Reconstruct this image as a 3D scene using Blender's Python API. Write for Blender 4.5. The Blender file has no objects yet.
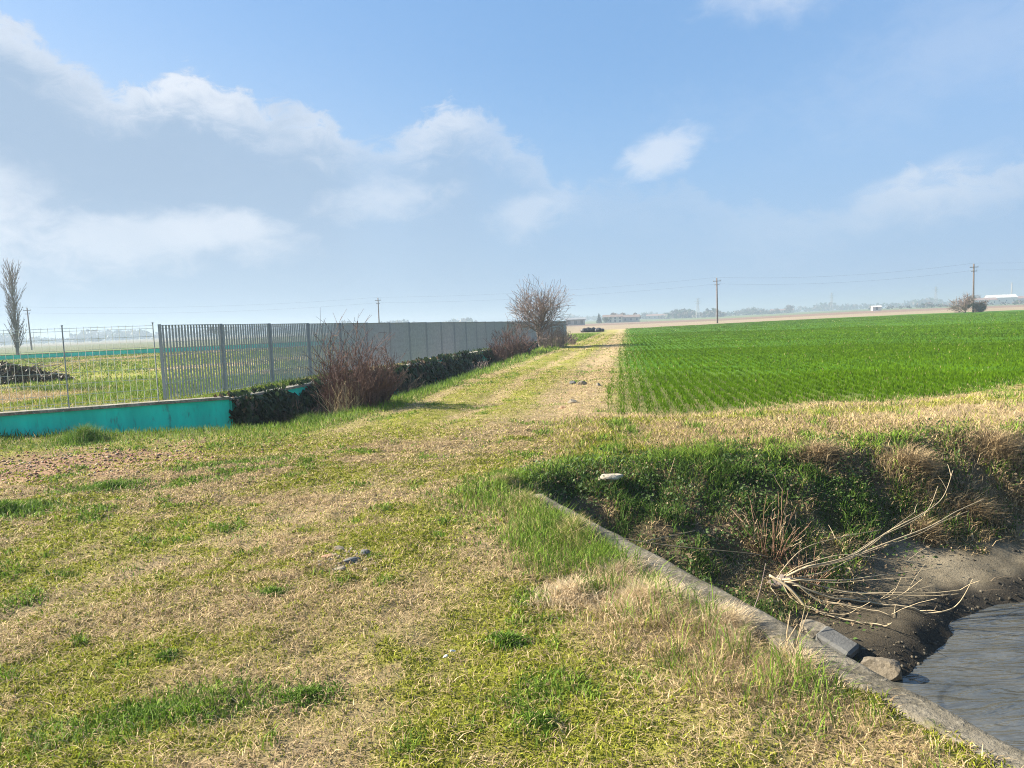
import bpy, math, random
import numpy as np
from mathutils import Vector

random.seed(7)
RNG = np.random.default_rng(11)
scene = bpy.context.scene
COL = scene.collection
rad = math.radians

# ------------------------------------------------------------------ camera
cam_data = bpy.data.cameras.new('camera')
cam = bpy.data.objects.new('camera', cam_data)
COL.objects.link(cam)
cam_data.sensor_width = 36.0
cam_data.lens = 36.0 * 740 / 1024
cam_data.clip_start = 0.05
cam_data.clip_end = 12000
cam.location = (0, 0, 1.6)
from mathutils import Matrix
cam.rotation_euler = (Matrix.Rotation(rad(90 - 4.79), 3, 'X') @ Matrix.Rotation(rad(-2.25), 3, 'Z')).to_euler()
scene.camera = cam

# ------------------------------------------------------------------ light
SUN_AZ, SUN_EL = rad(-75), rad(30)          # azimuth measured from +Y towards +X
sun_dir = Vector((math.sin(SUN_AZ) * math.cos(SUN_EL), math.cos(SUN_AZ) * math.cos(SUN_EL), math.sin(SUN_EL)))
sd = bpy.data.lights.new('sun', 'SUN')
sd.energy = 5.0
sd.angle = rad(0.6)
sd.color = (1.0, 0.91, 0.77)
sun = bpy.data.objects.new('sun', sd)
COL.objects.link(sun)
sun.rotation_euler = sun_dir.to_track_quat('Z', 'Y').to_euler()

scene.view_settings.view_transform = 'Standard'
scene.view_settings.look = 'None'
scene.view_settings.exposure = 1.9
scene.view_settings.gamma = 1.0
scene.render.engine = 'CYCLES'
scene.cycles.use_denoising = True
scene.cycles.denoising_input_passes = 'RGB_ALBEDO_NORMAL'
scene.cycles.denoising_prefilter = 'NONE'
scene.cycles.pixel_filter_type = 'BLACKMAN_HARRIS'
scene.cycles.filter_width = 1.05
scene.cycles.max_bounces = 6
scene.cycles.diffuse_bounces = 3
scene.cycles.glossy_bounces = 3
scene.cycles.transmission_bounces = 3
scene.cycles.volume_bounces = 1
scene.cycles.transparent_max_bounces = 8
scene.cycles.sample_clamp_indirect = 6


class NT:
    """small helper round a node tree"""
    def __init__(self, tree):
        self.t = tree
        self.n = tree.nodes
        self.l = tree.links

    def new(self, kind, **kw):
        nd = self.n.new(kind)
        for k, v in kw.items():
            setattr(nd, k, v)
        return nd

    def put(self, sock, v):
        if hasattr(v, 'is_linked') or hasattr(v, 'links'):
            self.l.new(v, sock)
        elif v is not None:
            if isinstance(v, (tuple, list)) and len(v) == 3 and sock.type == 'RGBA':
                v = (*v, 1)
            sock.default_value = v

    def m(self, op, a, b=None, c=None, clamp=False):
        nd = self.new('ShaderNodeMath', operation=op)
        nd.use_clamp = clamp
        self.put(nd.inputs[0], a)
        if b is not None: self.put(nd.inputs[1], b)
        if c is not None: self.put(nd.inputs[2], c)
        return nd.outputs[0]

    def mix(self, f, a, b, blend='MIX'):
        nd = self.new('ShaderNodeMix', data_type='RGBA', blend_type=blend)
        self.put(nd.inputs[0], f)
        self.put(nd.inputs[6], a)
        self.put(nd.inputs[7], b)
        return nd.outputs[2]

    def noise(self, vec, scale, detail=4, rough=0.55, dist=0.0):
        nd = self.new('ShaderNodeTexNoise')
        if vec is not None: self.l.new(vec, nd.inputs['Vector'])
        nd.inputs['Scale'].default_value = scale
        nd.inputs['Detail'].default_value = detail
        nd.inputs['Roughness'].default_value = rough
        nd.inputs['Distortion'].default_value = dist
        return nd.outputs['Fac']

    def ramp(self, f, lo, hi, smooth=True):
        nd = self.new('ShaderNodeMapRange')
        nd.interpolation_type = 'SMOOTHSTEP' if smooth else 'LINEAR'
        nd.clamp = True
        self.put(nd.inputs[0], f)
        nd.inputs[1].default_value = lo
        nd.inputs[2].default_value = hi
        return nd.outputs[0]


# ------------------------------------------------------------------ sky
world = bpy.data.worlds.new('World')
scene.world = world
world.use_nodes = True
wt = NT(world.node_tree)
wt.n.clear()
sky = wt.new('ShaderNodeTexSky', sky_type='NISHITA')
sky.sun_disc = False
sky.sun_elevation = SUN_EL
sky.sun_rotation = SUN_AZ
sky.air_density = 1.25
sky.dust_density = 1.6
sky.ozone_density = 2.2
tc = wt.new('ShaderNodeTexCoord')
sx = wt.new('ShaderNodeSeparateXYZ')
wt.l.new(tc.outputs['Generated'], sx.inputs[0])
az = wt.m('ARCTAN2', sx.outputs[0], sx.outputs[1])
el = wt.m('ARCSINE', sx.outputs[2])
cv = wt.new('ShaderNodeCombineXYZ')
wt.put(cv.inputs[0], az)
wt.put(cv.inputs[1], wt.m('MULTIPLY', el, 1.7))
n1 = wt.noise(cv.outputs[0], 7.0, 7, 0.55, 0.3)
n2 = wt.noise(cv.outputs[0], 2.6, 5, 0.55, 0.2)
nf = wt.noise(cv.outputs[0], 26.0, 6, 0.62, 0.5)
nn = wt.m('ADD', wt.m('MULTIPLY', wt.m('SUBTRACT', nf, 0.5), 1.1), wt.m('ADD', wt.m('MULTIPLY', wt.m('SUBTRACT', n1, 0.5), 1.7), wt.m('MULTIPLY', wt.m('SUBTRACT', n2, 0.5), 1.4)))


def cloud(a0, e0, wa, wu, wd, tilt, lo, hi, strength, rough=1.0):
    """mask of one cloud: an uneven ellipse in azimuth / elevation"""
    c, s = math.cos(tilt), math.sin(tilt)
    da = wt.m('SUBTRACT', az, a0)
    de = wt.m('SUBTRACT', el, e0)
    u = wt.m('ADD', wt.m('MULTIPLY', da, c / wa), wt.m('MULTIPLY', de, s / wa))
    v = wt.m('ADD', wt.m('MULTIPLY', da, -s), wt.m('MULTIPLY', de, c))
    v = wt.m('ADD', wt.m('DIVIDE', wt.m('MAXIMUM', v, 0.0), wu), wt.m('DIVIDE', wt.m('MINIMUM', v, 0.0), wd))
    d = wt.m('SQRT', wt.m('ADD', wt.m('MULTIPLY', u, u), wt.m('MULTIPLY', v, v)))
    d = wt.m('SUBTRACT', d, wt.m('MULTIPLY', nn, 0.9 * rough))
    return wt.m('MULTIPLY', wt.ramp(d, hi, lo), strength)


def curve(pts, src=None, lo=-.9, hi=.9):
    """piecewise-linear value over azimuth"""
    r = wt.new('ShaderNodeValToRGB')
    wt.put(r.inputs[0], wt.m('DIVIDE', wt.m('SUBTRACT', src or az, lo), hi - lo))
    cr = r.color_ramp
    cr.interpolation = 'EASE'
    while len(cr.elements) < len(pts): cr.elements.new(.5)
    for e, (a, v) in zip(cr.elements, pts):
        e.position = (a - lo) / (hi - lo)
        e.color = (v, v, v, 1)
    return r.outputs[0]


base = wt.mix(1.0, sky.outputs[0], (0.058, 0.058, 0.058), 'MULTIPLY')
# thin high veil: paler and milkier, thicker towards the horizon
veil = wt.m('ADD', 0.50, wt.m('MULTIPLY', wt.ramp(el, 0.34, 0.0), 0.35))
col = wt.mix(veil, base, (0.092, 0.215, 0.43))
low = wt.m('MULTIPLY', wt.ramp(el, 0.34, 0.0), 0.80)
col = wt.mix(low, col, (0.185, 0.250, 0.315))
lefty = wt.m('MULTIPLY', wt.m('MULTIPLY', wt.ramp(az, 0.15, -0.65), wt.ramp(el, 0.42, 0.08)), 0.60)
col = wt.mix(lefty, col, (0.300, 0.345, 0.390))
righty = wt.m('MULTIPLY', wt.ramp(az, 0.05, 0.75), 0.35)
col = wt.mix(righty, col, (0.155, 0.235, 0.375))
GREY = (0.156, 0.212, 0.290)
WHITE = (0.335, 0.360, 0.400)
# the long cloud bank: an uneven top edge, sunlit just below it, bluish grey further down
top = curve([(-.9, .44), (-.66, .385), (-.574, .350), (-.53, .328), (-.475, .290), (-.43, .303), (-.385, .318), (-.335, .303), (-.29, .277), (-.235, .268), (-.17, .235),
             (-.115, .258), (-.07, .286), (-.03, .278), (.02, .235), (.10, .18), (.22, .17), (.35, .12), (.50, .15), (.7, .16), (.9, .18)])
amt = curve([(-.9, .95), (-.45, .95), (-.25, .85), (-.16, .50), (-.07, .62), (.0, .42), (.10, .25), (.35, .12), (.50, .30), (.8, .30)])
wht = curve([(-.9, .75), (-.60, .75), (-.50, .55), (-.40, 1.0), (-.34, .9), (-.28, .45), (-.24, .65), (-.17, .30), (-.07, .75), (.0, .35), (.15, .1), (.42, .2), (.5, .45), (.8, .2)])
fine = wt.noise(cv.outputs[0], 24.0, 8, 0.66, 0.7)
edge = wt.m('ADD', wt.m('MULTIPLY', wt.m('SUBTRACT', n1, 0.5), 0.085), wt.m('MULTIPLY', wt.m('SUBTRACT', fine, 0.5), 0.085))
dd = wt.m('ADD', wt.m('SUBTRACT', top, el), edge)
body = wt.m('MULTIPLY', wt.ramp(dd, -.004, .026), amt)
body = wt.m('MULTIPLY', body, wt.m('ADD', .55, wt.m('MULTIPLY', wt.ramp(el, .03, .20), .45)))
col = wt.mix(body, col, GREY)
lit = wt.m('MULTIPLY', wt.m('MULTIPLY', wt.ramp(dd, -.004, .020), wt.ramp(wt.m('ADD', dd, wt.m('MULTIPLY', wt.m('SUBTRACT', n2, .5), .06)), .075, .004)), wht)
col = wt.mix(lit, col, WHITE)
for args in (  # further banks and single puffs lower down and to the right
        (-0.155, 0.168, 0.095, 0.022, 0.040, 0.08, 0.2, 1.25, 0.50),
        (-0.46, 0.122, 0.17, 0.026, 0.045, 0.0, 0.2, 1.25, 0.60),
        (-0.38, 0.130, 0.05, 0.018, 0.03, 0.0, 0.0, 1.5, 0.40),
        (-0.66, 0.135, 0.12, 0.060, 0.08, 0.0, 0.0, 1.5, 0.70),
        (0.035, 0.150, 0.07, 0.022, 0.040, 0.35, 0.15, 1.2, 0.42),
        (0.205, 0.208, 0.060, 0.022, 0.032, 0.30, 0.2, 1.2, 0.66),
        (0.345, 0.365, 0.085, 0.030, 0.045, -0.15, 0.1, 1.3, 0.45),
        (0.50, 0.152, 0.10, 0.008, 0.05, 0.28, 0.0, 1.5, 0.26),
        (0.60, 0.29, 0.22, 0.05, 0.06, 0.1, 0.0, 1.8, 0.20)):
    col = wt.mix(cloud(*args, rough=1.3), col, WHITE)
bg = wt.new('ShaderNodeBackground')
wt.put(bg.inputs[0], col)
bg.inputs[1].default_value = 0.655
wo = wt.new('ShaderNodeOutputWorld')
wt.l.new(bg.outputs[0], wo.inputs[0])


# ------------------------------------------------------------------ helpers
def tag(o, label=None, cat=None, group=None, kind=None):
    if label: o['label'] = label
    if cat: o['category'] = cat
    if group: o['group'] = group
    if kind: o['kind'] = kind
    return o


def empty(name, loc=(0, 0, 0), rz=0.0):
    o = bpy.data.objects.new(name, None)
    o.empty_display_size = 0.2
    COL.objects.link(o)
    o.location = loc
    o.rotation_euler = (0, 0, rz)
    return o


def copy_thing(o, parent=None):
    c = o.copy()
    COL.objects.link(c)
    if parent is not None:
        c.parent = parent
    for ch in list(o.children):
        copy_thing(ch, c)
    return c


def mesh_np(name, V, F3=None, F4=None, colors=None, mat=None, parent=None, smooth=False, mats=None):
    """numpy vertices + triangles / quads -> one linked mesh object"""
    me = bpy.data.meshes.new(name)
    V = np.asarray(V, dtype=np.float32)
    n3 = 0 if F3 is None else len(F3)
    n4 = 0 if F4 is None else len(F4)
    me.vertices.add(len(V))
    me.vertices.foreach_set('co', V.ravel())
    idx = []
    if n3: idx.append(np.asarray(F3, dtype=np.int32).ravel())
    if n4: idx.append(np.asarray(F4, dtype=np.int32).ravel())
    idx = np.concatenate(idx)
    me.loops.add(len(idx))
    me.loops.foreach_set('vertex_index', idx)
    me.polygons.add(n3 + n4)
    starts = np.concatenate([np.arange(n3) * 3, n3 * 3 + np.arange(n4) * 4]).astype(np.int32)
    me.polygons.foreach_set('loop_start', starts)
    if smooth:
        me.polygons.foreach_set('use_smooth', np.ones(n3 + n4, dtype=bool))
    me.update(calc_edges=True)
    if colors is not None:
        at = me.color_attributes.new('col', 'FLOAT_COLOR', 'POINT')
        c4 = np.ones((len(V), 4), dtype=np.float32)
        c4[:, :3] = colors if len(colors) == len(V) else np.repeat(colors, len(V) // len(colors), axis=0)
        at.data.foreach_set('color', c4.ravel())
    if mat is not None:
        me.materials.append(mat)
    o = bpy.data.objects.new(name, me)
    COL.objects.link(o)
    if parent is not None:
        o.parent = parent
    return o


class MB:
    """collects boxes, tubes and quads; build() links them as one mesh object"""
    def __init__(self):
        self.v = []
        self.f = []

    def box(self, c, s, rz=0.0, bevel=0.0):
        cx, cy, cz = c
        hx, hy, hz = s[0] / 2, s[1] / 2, s[2] / 2
        b = min(bevel, hx * .8, hy * .8, hz * .8)
        co, si = math.cos(rz), math.sin(rz)
        pts = []
        if b <= 0:
            for z in (-hz, hz):
                for x, y in ((-hx, -hy), (hx, -hy), (hx, hy), (-hx, hy)):
                    pts.append((x, y, z))
            fs = [(0, 3, 2, 1), (4, 5, 6, 7), (0, 1, 5, 4), (1, 2, 6, 5), (2, 3, 7, 6), (3, 0, 4, 7)]
        else:
            rings = [(-hz, b), (-hz + b, 0), (hz - b, 0), (hz, b)]
            for z, i in rings:
                x, y = hx - i, hy - i
                pts += [(-x + (b if not i else 0), -y, z), (x - (b if not i else 0), -y, z), (x, -y + (b if not i else 0), z), (x, y - (b if not i else 0), z),
                        (x - (b if not i else 0), y, z), (-x + (b if not i else 0), y, z), (-x, y - (b if not i else 0), z), (-x, -y + (b if not i else 0), z)]
            fs = [tuple(range(7, -1, -1)), tuple(range(24, 32))]
            for r in range(3):
                for k in range(8):
                    fs.append((r * 8 + k, r * 8 + (k + 1) % 8, r * 8 + 8 + (k + 1) % 8, r * 8 + 8 + k))
        n = len(self.v)
        for x, y, z in pts:
            self.v.append((cx + x * co - y * si, cy + x * si + y * co, cz + z))
        self.f += [tuple(n + i for i in q) for q in fs]

    def tube(self, pts, r, sides=6, caps=True):
        pts = [Vector(p) for p in pts]
        n = len(pts)
        rs = r if isinstance(r, (list, tuple)) else [r] * n
        base = len(self.v)
        up = Vector((0, 0, 1))
        for i, p in enumerate(pts):
            d = (pts[min(i + 1, n - 1)] - pts[max(i - 1, 0)])
            d = d.normalized() if d.length > 1e-9 else up
            a = d.cross(up if abs(d.z) < 0.95 else Vector((1, 0, 0))).normalized()
            b = a.cross(d).normalized()
            for k in range(sides):
                t = 2 * math.pi * k / sides
                q = p + (a * math.cos(t) + b * math.sin(t)) * rs[i]
                self.v.append(tuple(q))
        for i in range(n - 1):
            for k in range(sides):
                k2 = (k + 1) % sides
                self.f.append((base + i * sides + k, base + i * sides + k2, base + (i + 1) * sides + k2, base + (i + 1) * sides + k))
        if caps:
            self.f.append(tuple(base + k for k in range(sides))[::-1])
            self.f.append(tuple(base + (n - 1) * sides + k for k in range(sides)))

    def poly(self, pts):
        n = len(self.v)
        self.v += [tuple(p) for p in pts]
        self.f.append(tuple(range(n, n + len(pts))))

    def build(self, name, mat, parent=None, smooth=False):
        me = bpy.data.meshes.new(name)
        me.from_pydata(self.v, [], self.f)
        me.update()
        if smooth:
            me.polygons.foreach_set('use_smooth', [True] * len(me.polygons))
        me.materials.append(mat)
        o = bpy.data.objects.new(name, me)
        COL.objects.link(o)
        if parent is not None:
            o.parent = parent
        return o


def _hash(ix, iy, seed):
    h = (ix.astype(np.int64) * 374761393 + iy.astype(np.int64) * 668265263 + seed * 1442695041) & 0xFFFFFFFF
    h = ((h ^ (h >> 13)) * 1274126177) & 0xFFFFFFFF
    h = (h ^ (h >> 16)) & 0xFFFFFFFF
    return h / 4294967295.0


def vnoise(x, y, seed=0):
    x0 = np.floor(x); y0 = np.floor(y)
    fx = x - x0; fy = y - y0
    fx = fx * fx * (3 - 2 * fx); fy = fy * fy * (3 - 2 * fy)
    a = _hash(x0, y0, seed); b = _hash(x0 + 1, y0, seed)
    c = _hash(x0, y0 + 1, seed); d = _hash(x0 + 1, y0 + 1, seed)
    return a + (b - a) * fx + (c - a) * fy + (a - b - c + d) * fx * fy


def fbm(x, y, scale, octs=4, seed=0, rough=0.5):
    t = 0; amp = 1; tot = 0
    for i in range(octs):
        t = t + amp * vnoise(x * scale + 17.3 * i, y * scale - 9.1 * i, seed + i * 7)
        tot += amp; amp *= rough; scale *= 2.03
    return t / tot


def sstep(a, b, x):
    t = np.clip((x - a) / (b - a), 0, 1)
    return t * t * (3 - 2 * t)


# ------------------------------------------------------------------ materials
def mat_new(name):
    m = bpy.data.materials.new(name)
    m.use_nodes = True
    t = NT(m.node_tree)
    t.n.clear()
    out = t.new('ShaderNodeOutputMaterial')
    return m, t, out


def pbsdf(t, color, rough=0.8, metal=0.0, spec=0.3, bump=None, bump_str=0.3, bump_dist=0.02):
    b = t.new('ShaderNodeBsdfPrincipled')
    t.put(b.inputs['Base Color'], color)
    t.put(b.inputs['Roughness'], rough)
    t.put(b.inputs['Metallic'], metal)
    b.inputs['Specular IOR Level'].default_value = spec
    if bump is not None:
        bn = t.new('ShaderNodeBump')
        bn.inputs['Strength'].default_value = bump_str
        bn.inputs['Distance'].default_value = bump_dist
        t.l.new(bump, bn.inputs['Height'])
        t.l.new(bn.outputs[0], b.inputs['Normal'])
    return b


def simple(name, color, rough=0.8, metal=0.0, spec=0.3, scale=6.0, var=0.25, bump=0.15, dark=None, coord='Object'):
    """base colour broken up by two scales of noise, with a little bump"""
    m, t, out = mat_new(name)
    tcn = t.new('ShaderNodeTexCoord')
    a = t.noise(tcn.outputs[coord], scale, 6, 0.6)
    b2 = t.noise(tcn.outputs[coord], scale * 7, 4, 0.6)
    f = t.m('ADD', t.m('MULTIPLY', a, 0.6), t.m('MULTIPLY', b2, 0.4))
    f = t.ramp(f, 0.3, 0.7)
    dk = dark or tuple(c * (1 - var) for c in color)
    lt = tuple(min(1, c * (1 + var * 0.6)) for c in color)
    c = t.mix(f, dk, lt)
    p = pbsdf(t, c, rough, metal, spec, b2, bump, 0.01)
    t.l.new(p.outputs[0], out.inputs[0])
    return m


def leafy(name, trans=0.3, rough=0.65, spec=0.25, upn=0.0):
    """takes one flat colour per blade from the mesh"""
    m, t, out = mat_new(name)
    at = t.new('ShaderNodeAttribute', attribute_name='col')
    c = at.outputs['Color']
    p = pbsdf(t, c, rough, 0, spec)
    if upn:
        geo = t.new('ShaderNodeNewGeometry')
        va = t.new('ShaderNodeVectorMath', operation='ADD')
        t.l.new(geo.outputs['Normal'], va.inputs[0])
        va.inputs[1].default_value = (0, 0, upn)
        vn = t.new('ShaderNodeVectorMath', operation='NORMALIZE')
        t.l.new(va.outputs[0], vn.inputs[0])
        t.l.new(vn.outputs[0], p.inputs['Normal'])
    tr = t.new('ShaderNodeBsdfTranslucent')
    t.l.new(c, tr.inputs[0])
    mx = t.new('ShaderNodeMixShader')
    mx.inputs[0].default_value = trans
    t.l.new(p.outputs[0], mx.inputs[1])
    t.l.new(tr.outputs[0], mx.inputs[2])
    t.l.new(mx.outputs[0], out.inputs[0])
    return m


M_BLADE = leafy('grass_blades', 0.28, 0.75, 0.15, .75)
M_WHEAT = leafy('wheat_blades', 0.25, 0.9, 0.03, 3.0)
M_LEAF = leafy('ivy_leaves', 0.2, 0.6, 0.25)


def ground_material():
    m, t, out = mat_new('soil_and_litter')
    at = t.new('ShaderNodeAttribute', attribute_name='col')
    geo = t.new('ShaderNodeNewGeometry')
    pos = geo.outputs['Position']
    a = t.noise(pos, 1.1, 6, 0.65)
    b = t.noise(pos, 9.0, 6, 0.7)
    c = t.noise(pos, 60.0, 4, 0.7)
    f = t.m('ADD', t.m('ADD', t.m('MULTIPLY', a, 0.5), t.m('MULTIPLY', b, 0.7)), t.m('MULTIPLY', c, 0.8))
    f = t.ramp(f, 0.7, 1.3, False)
    g = t.m('ADD', 0.55, t.m('MULTIPLY', f, 0.9))
    colr = t.new('ShaderNodeVectorMath', operation='SCALE')
    t.l.new(at.outputs['Color'], colr.inputs[0])
    t.l.new(g, colr.inputs['Scale'])
    h = t.m('ADD', t.m('MULTIPLY', b, 0.5), t.m('MULTIPLY', c, 0.5))
    p = pbsdf(t, colr.outputs[0], 0.95, 0, 0.1, h, 0.7, 0.03)
    t.l.new(p.outputs[0], out.inputs[0])
    return m


M_GROUND = ground_material()

# ------------------------------------------------------------------ terrain
def xw(y):                                   # canal-side face of the headwall
    return 0.17 + (6.73 - y) * 0.365


FAR_X = np.array([-3, -0.4, 0.15, 0.55, 2.2, 4.2, 6.5, 12, 30, 200])
FAR_Y = np.array([6.9, 7.3, 7.8, 8.45, 8.65, 8.85, 9.25, 10.8, 17, 78])
WAT_X = np.array([-3, 1.4, 2.58, 3.84, 4.9, 7, 12, 30, 200])
WAT_Y = np.array([3.2, 4.3, 5.25, 6.25, 6.95, 7.7, 9.2, 15.4, 76])
PRO_S = np.array([0, .10, .25, .42, .55, .66, .8, .92, 1.0, 1.12, 1.4])
PRO_Z = np.array([0, -.06, -.30, -.68, -.90, -1.0, -1.06, -1.11, -1.2, -1.30, -1.5])
DX_Y = np.array([10, 11.5, 12.6, 14.5, 16.5, 19.5, 28.6, 44, 60, 90])
DX_X = np.array([-5.2, -4.2, -3.35, -2.85, -2.4, -1.5, -.3, 2.0, 5.5, 11])
XL_Y = np.array([0, 8, 11.7, 15.8, 24.9, 39.7, 62, 100, 140])
XL_X = np.array([-4.5, -3.7, -2.9, -1.9, -.4, 2.55, 6.6, 13, 19.5])
XR_Y = np.array([0, 8, 12.2, 14.5, 22.8, 68.5, 110, 140])
XR_X = np.array([1.0, 1.35, 1.55, 1.75, 3.1, 10.4, 17, 21.5])


def wall_x(y):                               # long boundary wall above the ditch
    return -5.35 + 0.176 * (y - 13.85)


def yard_front(x):                           # teal wall along the near edge of the yard
    return 13.95 + (x + 5.38) * 0.45


def yard_back(x):
    return 62.0 + (x + 42.7) * 0.58


def yard_z(y):
    return 0.355 - 0.0056 * (y - 13.8)


def canal_s(x, y):
    s_far = (np.interp(x, FAR_X, FAR_Y) - y) / (np.interp(x, FAR_X, FAR_Y) - np.interp(x, WAT_X, WAT_Y))
    wob = (fbm(x, y, 1.3, 3, 5) - .5) * .22
    s_far = s_far + wob * sstep(-.1, .4, s_far)
    left_step = (x - (xw(y) - 0.125)) / 0.07
    left_soft = (x - np.interp(y, [6.6, 7.2, 8.6], [-.15, 0.0, 0.4])) / 1.7
    s_left = np.where(y < 6.72, left_step, left_soft)
    ynear = 0.9 + 0.35 * (x - 2.3)
    s_near = (y - ynear) / 1.8
    return np.minimum(np.minimum(s_far, s_left), s_near)


def ditch_t(x, y):
    xe = np.interp(y, DX_Y, DX_X)
    xwv = wall_x(y)
    t = (xe - x) / np.maximum(xe - xwv, .3)
    on = sstep(12.4, 14.0, y) * (1 - sstep(54, 60, y))
    return t, on


def in_yard(x, y):
    lx = wall_x(y) - 0.14 - x
    fy = y - yard_front(x) - 0.10
    by = yard_back(x) - y
    return np.minimum(np.minimum(lx, fy), by)


def height(x, y, fine=True):
    x = np.asarray(x, float); y = np.asarray(y, float)
    near = 1 - sstep(60, 200, np.hypot(x, y))
    z = near * ((fbm(x, y, 0.35, 3, 1) - .5) * .16 + (fbm(x, y, 2.2, 3, 2) - .5) * .045)
    z = z + (1 - sstep(12, 22, np.hypot(x, y))) * (fbm(x, y, 5.0, 2, 3) - .5) * .05
    # wheel ruts of the track
    xl = np.interp(y, XL_Y, XL_X); xr = np.interp(y, XR_Y, XR_X)
    u = (x - xl) / (xr - xl)
    rut = np.exp(-((u - .36) / .08) ** 2) + np.exp(-((u - .78) / .09) ** 2)
    z = z - rut * .035 * sstep(5, 12, y) * (1 - sstep(60, 120, y))
    s = canal_s(x, y)
    z = z * (1 - sstep(0, .5, s) * .5) + np.interp(s, PRO_S, PRO_Z)
    t, on = ditch_t(x, y)
    z = z + sstep(.5, .7, s) * ((fbm(x, y, 6.5, 3, 13) - .5) * .07 + (fbm(x, y, 1.8, 2, 14) - .5) * .10)
    z = z - on * .62 * sstep(0, .55, t) * (t > 0)
    q = in_yard(x, y)
    yz = yard_z(y) + near * (fbm(x, y, .5, 3, 8) - .5) * .07 - 0.0
    z = np.where(q > 0, z + (yz - z) * sstep(0, .10, q), z)
    a = np.arctan2(x, np.maximum(y, .1))
    z = z - 1.3 * np.clip((y - 60) / 400, 0, 1) * (1 - sstep(.25, .48, a))
    return z


def h1(x, y):
    return float(height(np.array([x]), np.array([y]))[0])


# ------------------------------------------------------------------ colours of what grows
STRAW = np.array([.60, .455, .25]); STRAW_D = np.array([.20, .140, .075])
MOSS = np.array([.30, .32, .030]); MOSS_D = np.array([.15, .165, .016])
GREEN = np.array([.085, .165, .018]); GREEN_L = np.array([.19, .28, .03])
DKGREEN = np.array([.045, .095, .014])
SOIL = np.array([.19, .14, .09]); RUBBLE = np.array([.27, .165, .10]); MUD = np.array([.085, .070, .050])
FIELD = np.array([.055, .135, .006])


def blob(x, y, cx, cy, rx, ry, rot=0.0):
    c, s = math.cos(rot), math.sin(rot)
    dx, dy = x - cx, y - cy
    d = np.sqrt(((dx * c + dy * s) / rx) ** 2 + ((-dx * s + dy * c) / ry) ** 2)
    return d


MOSS_BLOBS = [(-2.9, 5.0, .9, .35, .45), (-2.4, 5.75, .9, .4, .5), (-1.05, 5.3, .4, .5, 0), (-.7, 4.3, .35, .75, 0), (-3.1, 10.2, 1.5, .9, .6),
              (-2.0, 2.85, .8, .3, .3), (-4.6, 7.1, 1.1, .45, .3), (-1.9, 8.0, 1.1, .5, .4), (-.5, 3.0, .8, .3, 0), (0.6, 3.0, .7, .4, .2),
              (-1.5, 12.5, 1.2, 2.2, .1), (-.3, 7.6, .5, .8, 0), (1.0, 9.9, 1.3, .35, 0), (3.0, 11.0, 1.6, .4, .1)]
LUSH_BLOBS = [(-1.65, 3.05, .42, .16, .35), (-4.6, 6.75, .5, .3, 0), (-4.4, 7.75, .5, .25, .2), (.05, 2.85, .14, .1, 0),
              (-3.3, 8.9, .7, .25, .4), (.0, 7.0, .25, .35, 0), (-6.75, 11.2, .6, .3, .2), (-5.2, 12.5, .8, .35, .3)]
DRY_BLOBS = [(-1.6, 6.6, 1.4, .6, .4), (-1.2, 4.2, .8, .5, .2), (-2.6, 4.0, 1.0, .35, .3), (0.2, 4.9, .45, .7, .2), (-.6, 9.5, 1.1, .8, 0),
             (.5, 12.5, .8, 2.5, -.1), (-1.3, 3.3, .5, .3, 0), (-.9, 2.7, .5, .25, 0)]


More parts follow.
